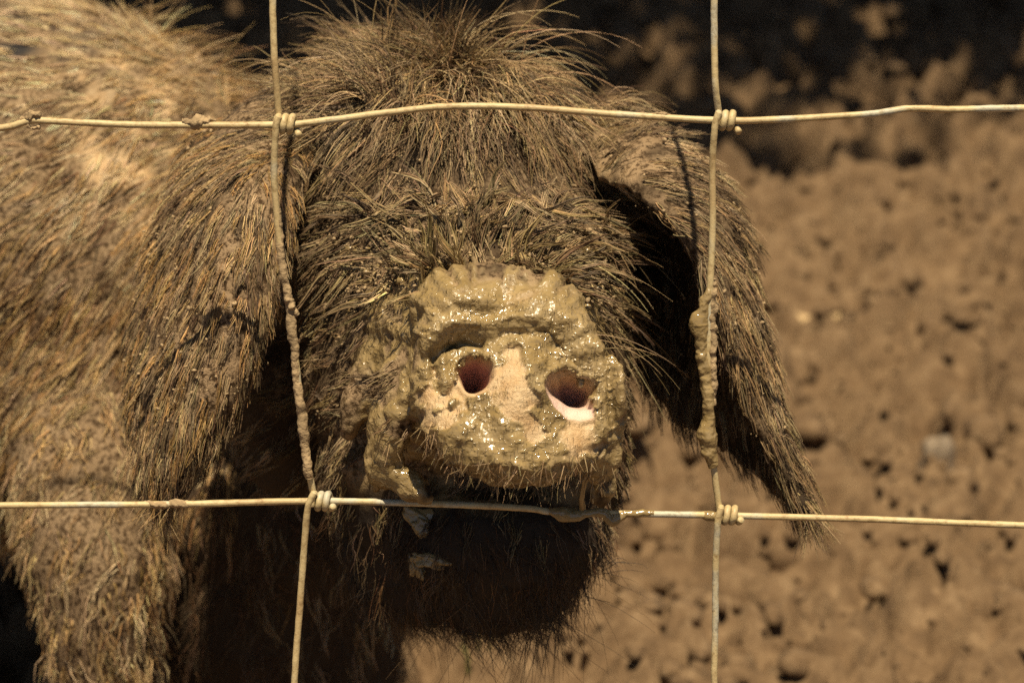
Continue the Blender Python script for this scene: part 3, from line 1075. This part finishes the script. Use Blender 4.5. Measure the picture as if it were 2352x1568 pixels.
# which way the coat lies: place in the picture -> direction (right, down, towards the camera)
FLOW = {
    'head': [(1050, 110, .1, -1, .2), (900, 110, -.45, -.9, .2), (800, 150, -.8, -.5, .2), (1250, 120, .5, -.85, .2), (700, 220, -1, -.2, .2), (1380, 200, .9, -.2, .2), (1430, 300, 1, .3, .1),
             (900, 280, -.1, -1, .2), (830, 360, -.1, -1, .2), (780, 300, -.8, -.6, .1), (700, 330, -.8, .2, .2), (1000, 250, 0, .9, .3), (1100, 210, .05, .9, .4), (1200, 200, .2, .9, .4),
             (1050, 330, .0, 1, .1), (1150, 290, .05, 1, .1), (1260, 330, .25, 1, .1), (1330, 380, .5, 1, .1), (1050, 420, 0, 1, .1), (1200, 430, .05, 1, .1), (930, 400, -.2, 1, .1),
             (1080, 610, 0, -1, .3), (990, 580, -.5, -.85, .3), (900, 540, -.8, -.6, .3), (1010, 500, -.4, -.9, .3), (1180, 580, .4, -.9, .3), (1130, 500, .2, -1, .3), (1270, 580, .85, -.5, .3), (1380, 600, 1, .05, .3),
             (800, 480, -1, -.15, .2), (730, 560, -.9, .3, .2), (770, 600, -.5, .8, .2), (1260, 500, .7, -.6, .2), (1340, 520, .9, -.1, .2),
             (880, 720, -1, .05, .1), (750, 720, -1, .12, .1), (850, 850, -1, .18, .1), (740, 900, -.9, .3, .1), (850, 1000, -.8, .5, .1), (740, 1040, -.6, .8, .1), (820, 1130, -.4, 1, .1), (900, 1230, -.2, 1, .1), (720, 1200, -.2, 1, 0),
             (1380, 720, 1, .25, .1), (1400, 850, .9, .6, .1), (1380, 1000, .6, 1, .1)],
    'fore': [(1050, 120, 0, 1, .2), (900, 150, -.5, .9, .2), (800, 200, -.8, .7, .2), (1200, 130, .25, 1, .2), (1330, 170, .7, .8, .2), (1000, 300, -.05, 1, .1), (1200, 300, .1, 1, .1), (1380, 300, .6, 1, .1), (850, 350, -.4, 1, .1), (1100, 450, 0, 1, 0), (1300, 450, .3, 1, 0)],
    'jaw': [(1000, 1300, -.1, 1, -.1), (1150, 1380, .15, 1, -.2), (1300, 1350, .3, 1, -.1), (900, 1250, -.25, 1, 0), (1370, 1250, .6, .9, 0), (1100, 1420, .3, 1, -.4)],
    'earl': [(640, 290, -.5, .3, .2), (540, 300, -.8, .5, .2), (470, 380, -.6, .9, .1), (560, 450, -.2, 1, .1), (660, 430, .15, 1, .1), (660, 620, .05, 1, 0), (480, 650, -.25, 1, 0), (380, 600, -.4, 1, 0), (340, 850, -.3, 1, 0),
             (430, 950, -.1, 1, 0), (570, 850, -.3, 1, 0), (480, 1050, -.35, 1, 0), (400, 1130, -.25, 1, 0), (330, 1030, 0.1, 1, 0), (620, 760, -.15, 1, 0)],
    'earr': [(1380, 380, .9, -.3, 0), (1480, 320, 1, -.15, 0), (1600, 380, .9, .6, 0), (1450, 440, 1, .1, 0), (1540, 500, .9, .5, .1), (1600, 580, .5, .9, .1), (1690, 620, .3, 1, 0), (1730, 850, .22, 1, 0),
             (1800, 1050, .45, 1, 0), (1860, 1200, .5, .9, 0), (1650, 760, .15, 1, .1), (1480, 850, .15, 1, 0), (1560, 960, .4, .9, 0), (1700, 1080, .6, .9, 0)],
    'torso': [(480, 130, .6, -.7, .1), (560, 200, .7, -.6, .1), (330, 20, .3, -.9, .1), (250, 150, -.5, .6, .1), (420, 230, -.6, .5, .1), (80, 100, -.9, .3, .1), (300, 400, -.65, .75, 0), (120, 350, -.8, .6, 0), (150, 650, -.62, .78, 0), (60, 900, -.6, .8, 0),
              (250, 950, -.55, .85, 0), (80, 1080, -.3, 1, 0), (520, 1250, -.2, 1, 0), (750, 1200, .1, 1, 0), (-600, 500, -.8, .6, 0)],
    'leg': [(220, 1200, -.25, 1, 0), (200, 1350, -.3, 1, 0.1), (230, 1500, .35, .8, .2), (740, 1400, .15, 1, 0), (-400, 1500, 0, 1, 0)],
}


def flow_dir(P, key):
    A = np.array(FLOW[key])
    u, v, _ = UVD(P)
    d2 = (u[:, None] - A[None, :, 0]) ** 2 + (v[:, None] - A[None, :, 1]) ** 2
    wgt = 1.0 / (d2 + 900.0) ** 1.5
    wgt /= wgt.sum(1, keepdims=True)
    a = unit(np.column_stack([A[:, 2], A[:, 3], A[:, 4]]))
    m = wgt @ a
    return unit(m[:, 0:1] * RGT - m[:, 1:2] * UPV - m[:, 2:3] * FWD)


PAL = {
    'dust': [(.33, .212, .100), (.39, .262, .135), (.26, .165, .078), (.46, .325, .18)],
    'grey': [(.25, .168, .09), (.31, .215, .122), (.18, .12, .063)],
    'gold': [(.40, .23, .085), (.46, .28, .115), (.31, .175, .062), (.50, .33, .155)],
    'pale': [(.50, .35, .185), (.56, .40, .23), (.43, .285, .14)],
    'dark': [(.030, .020, .013), (.045, .029, .017), (.024, .017, .012)],
    'brown': [(.125, .075, .037), (.17, .104, .053), (.088, .053, .027)],
    'rust': [(.13, .062, .024), (.09, .043, .017)],
    'straw': [(.62, .45, .26), (.68, .51, .32), (.56, .40, .22)],
    'wet': [(.27, .185, .083), (.215, .146, .062), (.32, .23, .115)],
}
G_DOWN = np.array([0, 0, -1.0])


def sample(mask_w, n):
    p = TAREA * mask_w
    c = np.cumsum(p)
    idx = np.searchsorted(c, RNG.random(n) * c[-1])
    idx = np.minimum(idx, len(TRI) - 1)
    r1, r2 = np.sqrt(RNG.random(n)), RNG.random(n)
    w0, w1, w2 = 1 - r1, r1 * (1 - r2), r1 * r2
    t = TRI[idx]
    P = PNT[t[:, 0]] * w0[:, None] + PNT[t[:, 1]] * w1[:, None] + PNT[t[:, 2]] * w2[:, None]
    Nn = unit(VN[t[:, 0]] * w0[:, None] + VN[t[:, 1]] * w1[:, None] + VN[t[:, 2]] * w2[:, None])
    return P, Nn


def grow(P, N, key, length, lift, grav, wave, K=7, jitter=0.35, follow=0.5):
    """guide hairs: leave the skin at the angle lift, follow the lie of the coat, sag, and stay out of the body"""
    n = len(P)
    f = flow_dir(P, key)
    f = unit(f + jitter * RNG.normal(size=(n, 3)))
    tan = unit(f - N * (f * N).sum(1, keepdims=True))
    lf = lift[:, None]
    d = unit(tan * np.cos(lf) + N * np.sin(lf))
    step = (length / (K - 1))[:, None]
    pts = [P.copy()]
    ph = RNG.random((n, 3)) * 6.28
    wf = 1.5 + 2.0 * RNG.random((n, 1))
    for k in range(1, K):
        s = k / (K - 1)
        wob = np.cross(d, np.sin(ph + wf * 3.0 * s)) * wave
        if k > 1:
            f = unit(0.5 * f + 0.5 * flow_dir(pts[-1], key))
        d = unit(d + G_DOWN * grav * s + f * 0.28 * follow + wob)
        q = pts[-1] + d * step
        for i in range(n):
            loc, nor, _, dist = BVH.find_nearest(q[i])
            if loc is not None:
                dv = q[i] - np.array(loc)
                side = dv @ np.array(nor)
                need = 0.0006 + 0.0012 * s
                if side < need and dist < 0.03:
                    q[i] = np.array(loc) + np.array(nor) * need
        d = unit(0.6 * d + 0.4 * unit(q - pts[-1]))
        pts.append(q)
    return np.stack(pts, 1)


def children(G, N, per, spread, clump, frizz, lenvar, pw=1.3):
    """hairs round each guide, drawn together towards its tip"""
    n, K, _ = G.shape
    e1 = unit(np.cross(N, G[:, 1] - G[:, 0] + 1e-6))
    e2 = np.cross(N, e1)
    s = np.linspace(0, 1, K)
    out = []
    for c in range(per):
        ang = RNG.random((n, 1)) * 6.28
        rad = spread * np.sqrt(RNG.random((n, 1)))
        off = e1 * np.cos(ang) * rad + e2 * np.sin(ang) * rad - N * 0.0006
        L = 1 - lenvar * RNG.random((n, 1))
        tt = s[None, :] * L                                    # resample the guide at a shorter length
        x = tt * (K - 1)
        i0 = np.clip(np.floor(x).astype(int), 0, K - 2)
        fr = (x - i0)[..., None]
        rows = np.arange(n)[:, None]
        pts = G[rows, i0] * (1 - fr) + G[rows, i0 + 1] * fr
        cl = clump * (tt ** pw)
        pts = pts + off[:, None, :] * (1 - cl)[..., None]
        wob = unit(RNG.normal(size=(n, 3)))
        wob2 = unit(RNG.normal(size=(n, 3)))
        pts = pts + frizz * (s ** 1.4)[None, :, None] * wob[:, None, :] + frizz * 0.45 * np.sin(s * 7 + 0)[None, :, None] * wob2[:, None, :]
        out.append(pts)
    return np.concatenate(out, 0)


def tubes(name, S, r, cols, parent, sides=3, mat=None, tip=0.35, lump=0.0):
    """S (n,K,3) strands, r (n,), cols (n,3) -> one mesh of tapering hairs"""
    n, K, _ = S.shape
    T = unit(np.gradient(S, axis=1))
    ref = unit(RNG.normal(size=(n, 1, 3)))
    E = unit(np.cross(T, ref))
    Bn = np.cross(T, E)
    s = np.linspace(0, 1, K)
    prof = (1 - (1 - tip) * s ** 1.5)
    rad = r[:, None] * prof[None, :]
    if lump:
        rad = rad * (1 + lump * (RNG.random((n, K)) - 0.4))
    ang = np.arange(sides) * 2 * math.pi / sides
    V = S[:, :, None, :] + rad[:, :, None, None] * (E[:, :, None, :] * np.cos(ang)[None, None, :, None] + Bn[:, :, None, :] * np.sin(ang)[None, None, :, None])
    V = V.reshape(-1, 3)
    base = (np.arange(n) * K * sides)[:, None, None]
    i = np.arange(K - 1)[None, :, None] * sides
    j = np.arange(sides)[None, None, :]
    j2 = (j + 1) % sides
    F = np.stack([base + i + j, base + i + j2, base + i + sides + j2, base + i + sides + j], -1).reshape(-1, 4)
    C = np.repeat(cols, K * sides, axis=0)
    me = mesh_np(name, V, F, True, C)
    return link(name, me, mat or M_HAIR, parent, kind='stuff')


def colours(n, per, pals, var=0.16):
    """one tone for each lock, a little change from hair to hair; n locks with per hairs each, in the order of children()"""
    base = np.array([c for p in pals for c in PAL[p]])
    c = base[RNG.integers(0, len(base), n)]
    c = c * np.exp(0.22 * RNG.normal(size=(n, 1)))
    c = np.tile(c, (per, 1))
    return np.clip(c * (1 + var * RNG.normal(size=(n * per, 1))) * (1 + 0.05 * RNG.normal(size=(n * per, 3))), 0.01, 0.8)


VIS = np.where((TU > -150) & (TU < 2500) & (TV > -150) & (TV < 1750), np.where(TFACE > -0.35, 1.0, 0.35), 0.18)
NH = [0]


def coat(name, label_ids, key, n, per, length, lift, grav, wave, spread, clump, frizz, rad, pals, where=None, jitter=0.35, lenvar=0.45, K=7, sides=3, tip=0.35, lump=0.0, pw=1.3):
    msk = np.isin(TL, label_ids).astype(float) * VIS * (1 - np.clip(TMUD * 1.2, 0, 1)) * (THOLE < 0.1)
    if where is not None:
        msk = msk * where
    P, Nn = sample(msk, n)
    L = length[0] + (length[1] - length[0]) * RNG.random(n)
    li = lift[0] + (lift[1] - lift[0]) * RNG.random(n)
    G = grow(P, Nn, key, L, li, grav, wave, K, jitter)
    S = children(G, Nn, per, spread, clump, frizz, lenvar, pw)
    r = rad[0] + (rad[1] - rad[0]) * RNG.random(len(S)) ** 1.5
    NH[0] += len(S) * (K - 1) * sides * 2
    return tubes(name, S, r, colours(n, per, pals), PIG, sides, None, tip, lump)


def box(u0, u1, v0, v1, soft=25):
    return sstep(u0 - soft, u0 + soft, TU) * sstep(u1 + soft, u1 - soft, TU) * sstep(v0 - soft, v0 + soft, TV) * sstep(v1 + soft, v1 - soft, TV)


HD, SNT, EL, ER, TO, LG, JW = 0, 1, 2, 3, 4, 5, 6
R2 = math.radians
mmr = lambda a_, b_: (a_ * mm, b_ * mm)
crown_w = sstep(330, 230, TV)
brow_w = box(690, 1450, 440, 690)
fore_w = np.maximum(box(700, 1400, 220, 480), box(690, 860, 200, 620))
cheek_w = sstep(600, 680, TV)
q_a, q_b, q_c = snout_abc(TCEN)
NODISC = np.where(TL == SNT, sstep(-0.012, -0.022, q_c), 1.0) * sstep(1.0, 1.1, np.maximum(np.hypot(q_a / 0.036, q_b / 0.031), (q_c < -0.02) * 2.0))
NODISC = np.maximum(NODISC, (TV < 705) * (q_c < -0.004) * 0.8)
CAKED = 1 - 0.62 * np.clip(cake[TRI].mean(1) * 1.6 - 0.7, 0, 1) * (TD < 1.09)
MUDHAIR = 1 + 0.8 * box(960, 1300, 560, 670)
coat('crown_mane', [HD, TO], 'head', 700, 8, mmr(26, 46), (R2(10), R2(50)), 0.34, 0.14, .0036, .7, .0042, mmr(.15, .30), ['dust', 'grey', 'dust', 'brown'], crown_w * sstep(700, 800, TU) * np.where(TL == TO, sstep(800, 900, TU), 1.0), .26, .45, K=8, lump=.5)
coat('forelock', [HD, TO], 'fore', 240, 8, mmr(28, 48), (R2(15), R2(50)), 0.30, 0.12, .0034, .8, .0026, mmr(.14, .28), ['dust', 'grey', 'brown', 'pale'], box(780, 1380, 130, 290), .18, .45, K=8, lump=.5)
coat('forelock', [HD, TO], 'fore', 110, 8, mmr(22, 36), (R2(5), R2(25)), 0.12, 0.12, .0034, .85, .0016, mmr(.13, .28), ['dust', 'grey', 'brown'], box(735, 920, 230, 370), .2, .45, K=7, lump=.5)
coat('forehead_hair', [HD, TO], 'head', 560, 8, mmr(16, 30), (R2(2), R2(10)), 0.05, 0.10, .0030, .9, .0009, mmr(.13, .28), ['dust', 'grey', 'brown', 'grey'], fore_w, .14, .5, K=6, lump=.5)
coat('brow_hair', [HD, SNT], 'head', 520, 9, mmr(9, 21), (R2(3), R2(20)), 0.09, 0.14, .0030, .94, .0008, mmr(.14, .32), ['grey', 'dust', 'wet', 'brown'], brow_w * NODISC * CAKED * MUDHAIR, .18, .45, K=6, lump=.9)
coat('brow_lock', [HD, SNT], 'head', 110, 8, mmr(9, 20), (R2(5), R2(25)), 0.08, 0.15, .0026, .95, .0006, mmr(.16, .36), ['wet', 'wet', 'grey'], box(960, 1300, 570, 690) * (q_c < -.002), .2, .3, K=6, lump=.9)
coat('brow_lock', [HD, SNT], 'head', 120, 6, mmr(14, 30), (R2(8), R2(45)), 0.16, 0.22, .0020, .97, .0005, mmr(.2, .45), ['wet', 'grey', 'brown'], brow_w * NODISC * MUDHAIR, .25, .3, K=8, lump=.9)
coat('cheek_hair', [HD, SNT, JW], 'head', 850, 7, mmr(6, 13), (R2(2), R2(12)), 0.06, 0.12, .0034, .92, .0008, mmr(.13, .28), ['grey', 'brown', 'wet', 'grey'], cheek_w * sstep(1250, 1150, TV) * NODISC, .22, .45, K=6, lump=.6)
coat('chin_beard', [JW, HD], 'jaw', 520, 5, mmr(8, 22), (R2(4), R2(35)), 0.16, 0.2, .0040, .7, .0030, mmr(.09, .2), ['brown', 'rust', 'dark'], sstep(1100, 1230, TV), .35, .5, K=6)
coat('ear_fur', [EL], 'earl', 1250, 8, mmr(8, 18), (R2(1), R2(6)), 0.04, 0.10, .0026, .9, .0009, mmr(.12, .25), ['dust', 'grey', 'gold', 'brown'], CAKED, .15, .45, K=6)
coat('ear_fur', [ER], 'earr', 900, 8, mmr(9, 23), (R2(2), R2(10)), 0.05, 0.10, .0032, .88, .0010, mmr(.12, .25), ['grey', 'dust', 'dust', 'brown'], CAKED, .16, .45, K=6)
VISB = (TU > -250) & (TU < 1000) & (TFACE > -0.2)
BACK = np.maximum(sstep(520, 250, TV + 0.5 * TU), np.clip(1.3 * np.exp(-(((TU - 280) / 120) ** 2 + ((TV - 360) / 210) ** 2)), 0, 1))
body_w = sstep(1250, 1120, TV) * np.where(VISB, 1.0, 0.16) * (1 - 0.75 * dark[TRI].mean(1))
coat('body_fur', [TO], 'torso', 3800, 4, mmr(11, 24), (R2(1), R2(6)), 0.03, 0.12, .0042, .9, .0010, mmr(.16, .36), ['gold', 'gold', 'pale', 'brown', 'rust'], body_w * (1 - .75 * BACK) * (1 + 1.2 * box(-80, 420, 700, 1200)), .16, .45, K=4)
coat('body_fur', [TO], 'torso', 1200, 4, mmr(9, 18), (R2(1), R2(7)), 0.03, 0.12, .0042, .9, .0010, mmr(.16, .36), ['pale', 'straw', 'straw', 'straw'], body_w * BACK * VISB, .16, .45, K=4)  # paler hair paints the sun highlight along the upper back
coat('chest_fur', [TO, LG], 'torso', 950, 3, mmr(14, 34), (R2(10), R2(50)), 0.12, 0.2, .0050, .5, .0040, mmr(.12, .24), ['brown', 'rust', 'rust'], sstep(1000, 1150, TV) * (TU > 330), .4, .4, K=6)  # darker tones than the body, painting in shade below the head
coat('leg_fur', [LG, TO], 'leg', 900, 5, mmr(10, 24), (R2(3), R2(24)), 0.12, 0.25, .0045, .8, .0030, mmr(.18, .38), ['dust', 'gold', 'pale'], np.where(TL == LG, np.where((TU > 0) & (TU < 450), 1.0, .25), box(-50, 380, 980, 1300)), .3, .4, K=6)


# stubble on the disc, bristles under its lip, a few long whiskers
def bristles(name, w_mask, n, length, lift, rad, pals, dirfn, K=4, grav=0.0, jit=0.25, sides=3):
    P, Nn = sample(w_mask, n)
    f = unit(dirfn(P, Nn) + jit * RNG.normal(size=(n, 3)))
    tan = unit(f - Nn * (f * Nn).sum(1, keepdims=True))
    li = (lift[0] + (lift[1] - lift[0]) * RNG.random(n))[:, None]
    d = unit(tan * np.cos(li) + Nn * np.sin(li))
    L = (length[0] + (length[1] - length[0]) * RNG.random(n))[:, None]
    pts = [P - Nn * 0.0005]
    for k in range(1, K):
        pts.append(pts[-1] + d * L / (K - 1))
        d = unit(d + G_DOWN * grav + 0.04 * RNG.normal(size=(n, 3)))
    NH[0] += n * (K - 1) * sides * 2
    r = rad[0] + (rad[1] - rad[0]) * RNG.random(n)
    return tubes(name, np.stack(pts, 1), r, colours(n, 1, pals), PIG, sides)


ell_r = np.hypot(q_a / 0.036, q_b / 0.031)
d_mask = (ell_r < 1.0) * (q_c > -0.003) * (THOLE < 0.05) * (TL == SNT)
bristles('snout_stubble', d_mask * 1.0, 900, mmr(1.2, 2.6), (R2(25), R2(65)), mmr(.07, .12), ['brown', 'dark'], lambda P, N_: -SB + 0 * P)
u_mask = (TL == SNT) * (q_b < -0.016) * (q_c > -0.028) * (ell_r > 0.88)
bristles('lip_bristle', u_mask * 1.0, 330, mmr(4, 9), (R2(25), R2(70)), mmr(.08, .13), ['dust', 'brown'], lambda P, N_: -SB + SN * 0.2 + 0 * P)
bristles('whisker', box(1350, 1440, 600, 830, 8) * (TFACE > -0.2) * np.isin(TL, [HD, SNT]), 34, mmr(18, 42), (R2(15), R2(45)), mmr(.11, .17), ['dust', 'wet'], lambda P, N_: RGT - UPV * 0.15 + 0 * P, K=9, grav=0.10)
bristles('whisker', box(1230, 1400, 520, 620, 8) * (TFACE > -0.2) * (TL == HD), 40, mmr(22, 44), (R2(15), R2(50)), mmr(.11, .18), ['dust', 'pale'], lambda P, N_: RGT - UPV * 0.05 - FWD * .3 + 0 * P, K=9, grav=0.08)


bristles('beard_strand', box(960, 1360, 1300, 1440, 10) * np.isin(TL, [JW, HD]), 90, mmr(18, 48), (R2(10), R2(50)), mmr(.09, .15), ['dark', 'brown'], lambda P, N_: -UPV + RGT * .25 + 0 * P, K=9, grav=0.06, jit=.6)
bristles('beard_strand', box(1190, 1290, 1290, 1400, 10) * np.isin(TL, [JW, HD]), 80, mmr(24, 44), (R2(10), R2(30)), mmr(.09, .15), ['dark'], lambda P, N_: -UPV + RGT * .1 + 0 * P, K=9, grav=0.06, jit=.2)
bristles('ear_tip_hair', (TL == EL) * box(350, 440, 1100, 1180, 6), 170, mmr(9, 20), (R2(2), R2(15)), mmr(.1, .18), ['dust', 'gold'], lambda P, N_: -UPV - RGT * .3 + 0 * P, K=7, jit=.15)
bristles('ear_tip_hair', (TL == ER) * box(1790, 1880, 1120, 1230, 6), 160, mmr(9, 22), (R2(2), R2(15)), mmr(.1, .18), ['grey', 'wet'], lambda P, N_: -UPV + RGT * .55 + 0 * P, K=7, jit=.12)
bristles('crown_wisp', (TL == HD) * box(780, 1420, 60, 220, 10), 110, mmr(35, 65), (R2(20), R2(70)), mmr(.13, .22), ['dust', 'pale'], lambda P, N_: RGT * np.sign((P @ RGT) + .03)[:, None] + UPV * .4, K=11, grav=0.16, jit=.5)
bristles('back_wisp', (TL == TO) * box(250, 640, -60, 260, 10) * (TFACE > -.2), 120, mmr(18, 40), (R2(30), R2(70)), mmr(.14, .24), ['gold', 'pale'], lambda P, N_: RGT + UPV * .8 + 0 * P, K=7, grav=0.12, jit=.5)


# crumbs of mud caught in the coat, and splats on the face
def crumbs(name, w_mask, n, size, mat, lift=0.001, sub=1):
    P, Nn = sample(w_mask, n)
    shapes = [blob(300 + k, sub, 0.7, 0.7) for k in range(6)]
    VV, FF, off = [], [], 0
    for k in range(n):
        V, F = shapes[k % 6]
        q = unit(RNG.normal(size=(3, 3)))
        s = size[0] + (size[1] - size[0]) * RNG.random() ** 3
        VV.append((V @ np.linalg.qr(q)[0]) * s * (0.7 + 0.7 * RNG.random(3)) + P[k] + Nn[k] * lift * (0.2 + 1.6 * RNG.random()))
        FF.append(F + off)
        off += len(V)
    return link(name, mesh_np(name, np.vstack(VV), np.vstack(FF)), mat, PIG, kind='stuff')


front = (TFACE > -0.1) * (TU > -50) * (TU < 2000)
crumbs('mud_crumbs', front * np.isin(TL, [HD, EL, ER]) * (TV < 1000) * (0.3 + cake[TRI].mean(1)) * NODISC, 1500, mmr(.25, .9), M_DRY, .0018)
crumbs('nostril_mud', disc[TRI].mean(1) * (np.abs(rl[TRI].mean(1) - 1.08) < .12) * (nl[2][TRI].mean(1) > -.1), 9, mmr(.5, 1.3), M_WET, .0001, 3)
crumbs('nostril_mud', disc[TRI].mean(1) * (np.abs(nr[0][TRI].mean(1) - 1.06) < .12) * (nr[2][TRI].mean(1) > 0.2), 9, mmr(.5, 1.3), M_WET, .0001, 3)
crumbs('wet_mud_lumps', front * box(760, 1400, 560, 700) * NODISC, 170, mmr(.3, 1.6), M_WET, .0016, 2)
crumbs('mud_crumbs', front * box(720, 1420, 520, 700) * np.isin(TL, [HD, SNT]) * NODISC, 900, mmr(.3, 1.0), M_DRY, .0035)


def on_body(u, v, out=0.0008):
    p = W(u, v, 1.0) - CAM
    p /= np.linalg.norm(p)
    h = BVH.ray_cast(Vector(CAM + p * 0.8), Vector(p))
    return np.array(h[0]) - p * out if h[0] is not None else W(u, v, 0.95)


for k, (u, v, ru, rv, an) in enumerate(((975, 1205, .0075, .0042, .6), (990, 1285, .0075, .0026, .15), (955, 1295, .0022, .0045, -.1))):
    V, F = blob(520 + k, 4, 0.75, 1.0)
    q = np.column_stack([V[:, 0] * ru, V[:, 1] * 0.0016, V[:, 2] * rv])
    ca, sa = math.cos(an), math.sin(an)
    q = np.column_stack([q[:, 0] * ca + q[:, 2] * sa, q[:, 1], -q[:, 0] * sa + q[:, 2] * ca])
    link('mud_splat', mesh_np('mud_splat', q @ CAMROT.T + on_body(u, v, 0.0008), F), M_WET, PIG)
crust('mud_drip', [(1352, 1082, .902), (1340, 1110, .906), (1337, 1140, .912), (1336, 1174, .922)], np.array([2.6, .8, 1.0, 1.2]) * mm, M_WET, 0.0002, 260, 33, parent=PIG, fn=W)
print('hair triangles', NH[0])


# ------------------------------------------------------------------ small things on the ground behind
def strip_thing(name, mat, loc, rot, pts, widths, thick, label, category):
    """a curled chip or blade: a bent strip with real thickness"""
    p = catmull(pts, 24)
    wv = np.interp(np.linspace(0, 1, 24), np.linspace(0, 1, len(widths)), widths)
    V = []
    for k in range(24):
        for sx, sz in ((-1, 0), (-.5, .35), (.5, .35), (1, 0), (.5, -.3), (-.5, -.3)):
            V.append(p[k] + np.array([0, sx * wv[k], sz * thick]))
    F = [[i * 6 + j, i * 6 + (j + 1) % 6, (i + 1) * 6 + (j + 1) % 6, (i + 1) * 6 + j] for i in range(23) for j in range(6)]
    F += [[5, 4, 3, 2], [5, 2, 1, 0], [138, 139, 140, 141], [138, 141, 142, 143]]
    o = link(name, mesh_np(name, np.array(V), np.array(F)), mat, None, label=label, category=category)
    o.location = loc
    o.rotation_euler = rot
    return o


def on_ground(u, v):
    p = WZ(u, v, 0.0)
    p[2] = ground_height(p[None])[0]
    return p


M_CHIP = plain('dry_chip', (0.44, 0.30, 0.155), 0.6, 0.2, 90)
M_STONE = plain('pale_stone', (0.21, 0.155, 0.105), 0.7, 0.3, 60, 0.3, 0.6, 0.004)
M_GRASS = plain('sprout_green', (0.17, 0.17, 0.06), 0.5, 0.3, 60)
strip_thing('wood_chip', M_CHIP, on_ground(1870, 735) + (0, 0, .012), (0.4, 0.1, -0.12), [(-.021, 0, .004), (-.008, 0, -.003), (.008, 0, -.002), (.019, 0, .007)], [.003, .008, .008, .004], .003,
            'pale curled wood chip lying on the bare earth right of the far ear', 'wood chip')
V, F = blob(91, 3, 0.35, 1.0)
V = V * np.array([.013, .014, .019])
o = link('stone', mesh_np('stone', V, F), M_STONE, None, label='pale upright stone half sunk in the brown earth at the right', category='stone')
o.location = on_ground(2150, 1085) + (0, 0, .008)
gr = empty('grass_sprout', on_ground(1092, 1575), label='small green grass sprout on the earth below the chin', category='grass sprout')
for k, (dx, lean, h) in enumerate(((-.004, -.003, .028), (.001, .002, .036), (.005, .006, .026), (-.001, -.008, .02))):
    b0 = np.array(gr.location)
    path = catmull([b0 + (dx, 0, -.002), b0 + (dx + lean * .4, -.002, h * .5), b0 + (dx + lean, -.004, h)], 10)
    V, F = tube_arrays(path, np.linspace(.0017, .0003, 10), 6)
    link('blade', mesh_tri_ok('blade', V, F), M_GRASS, gr)

tot = 0
for o_ in SC.objects:
    if o_.type == 'MESH':
        tot += sum(len(p.vertices) - 2 for p in o_.data.polygons) if len(o_.data.polygons) < 2000 else int(len(o_.data.loops) - 2 * len(o_.data.polygons))
print('TRIANGLES', tot)
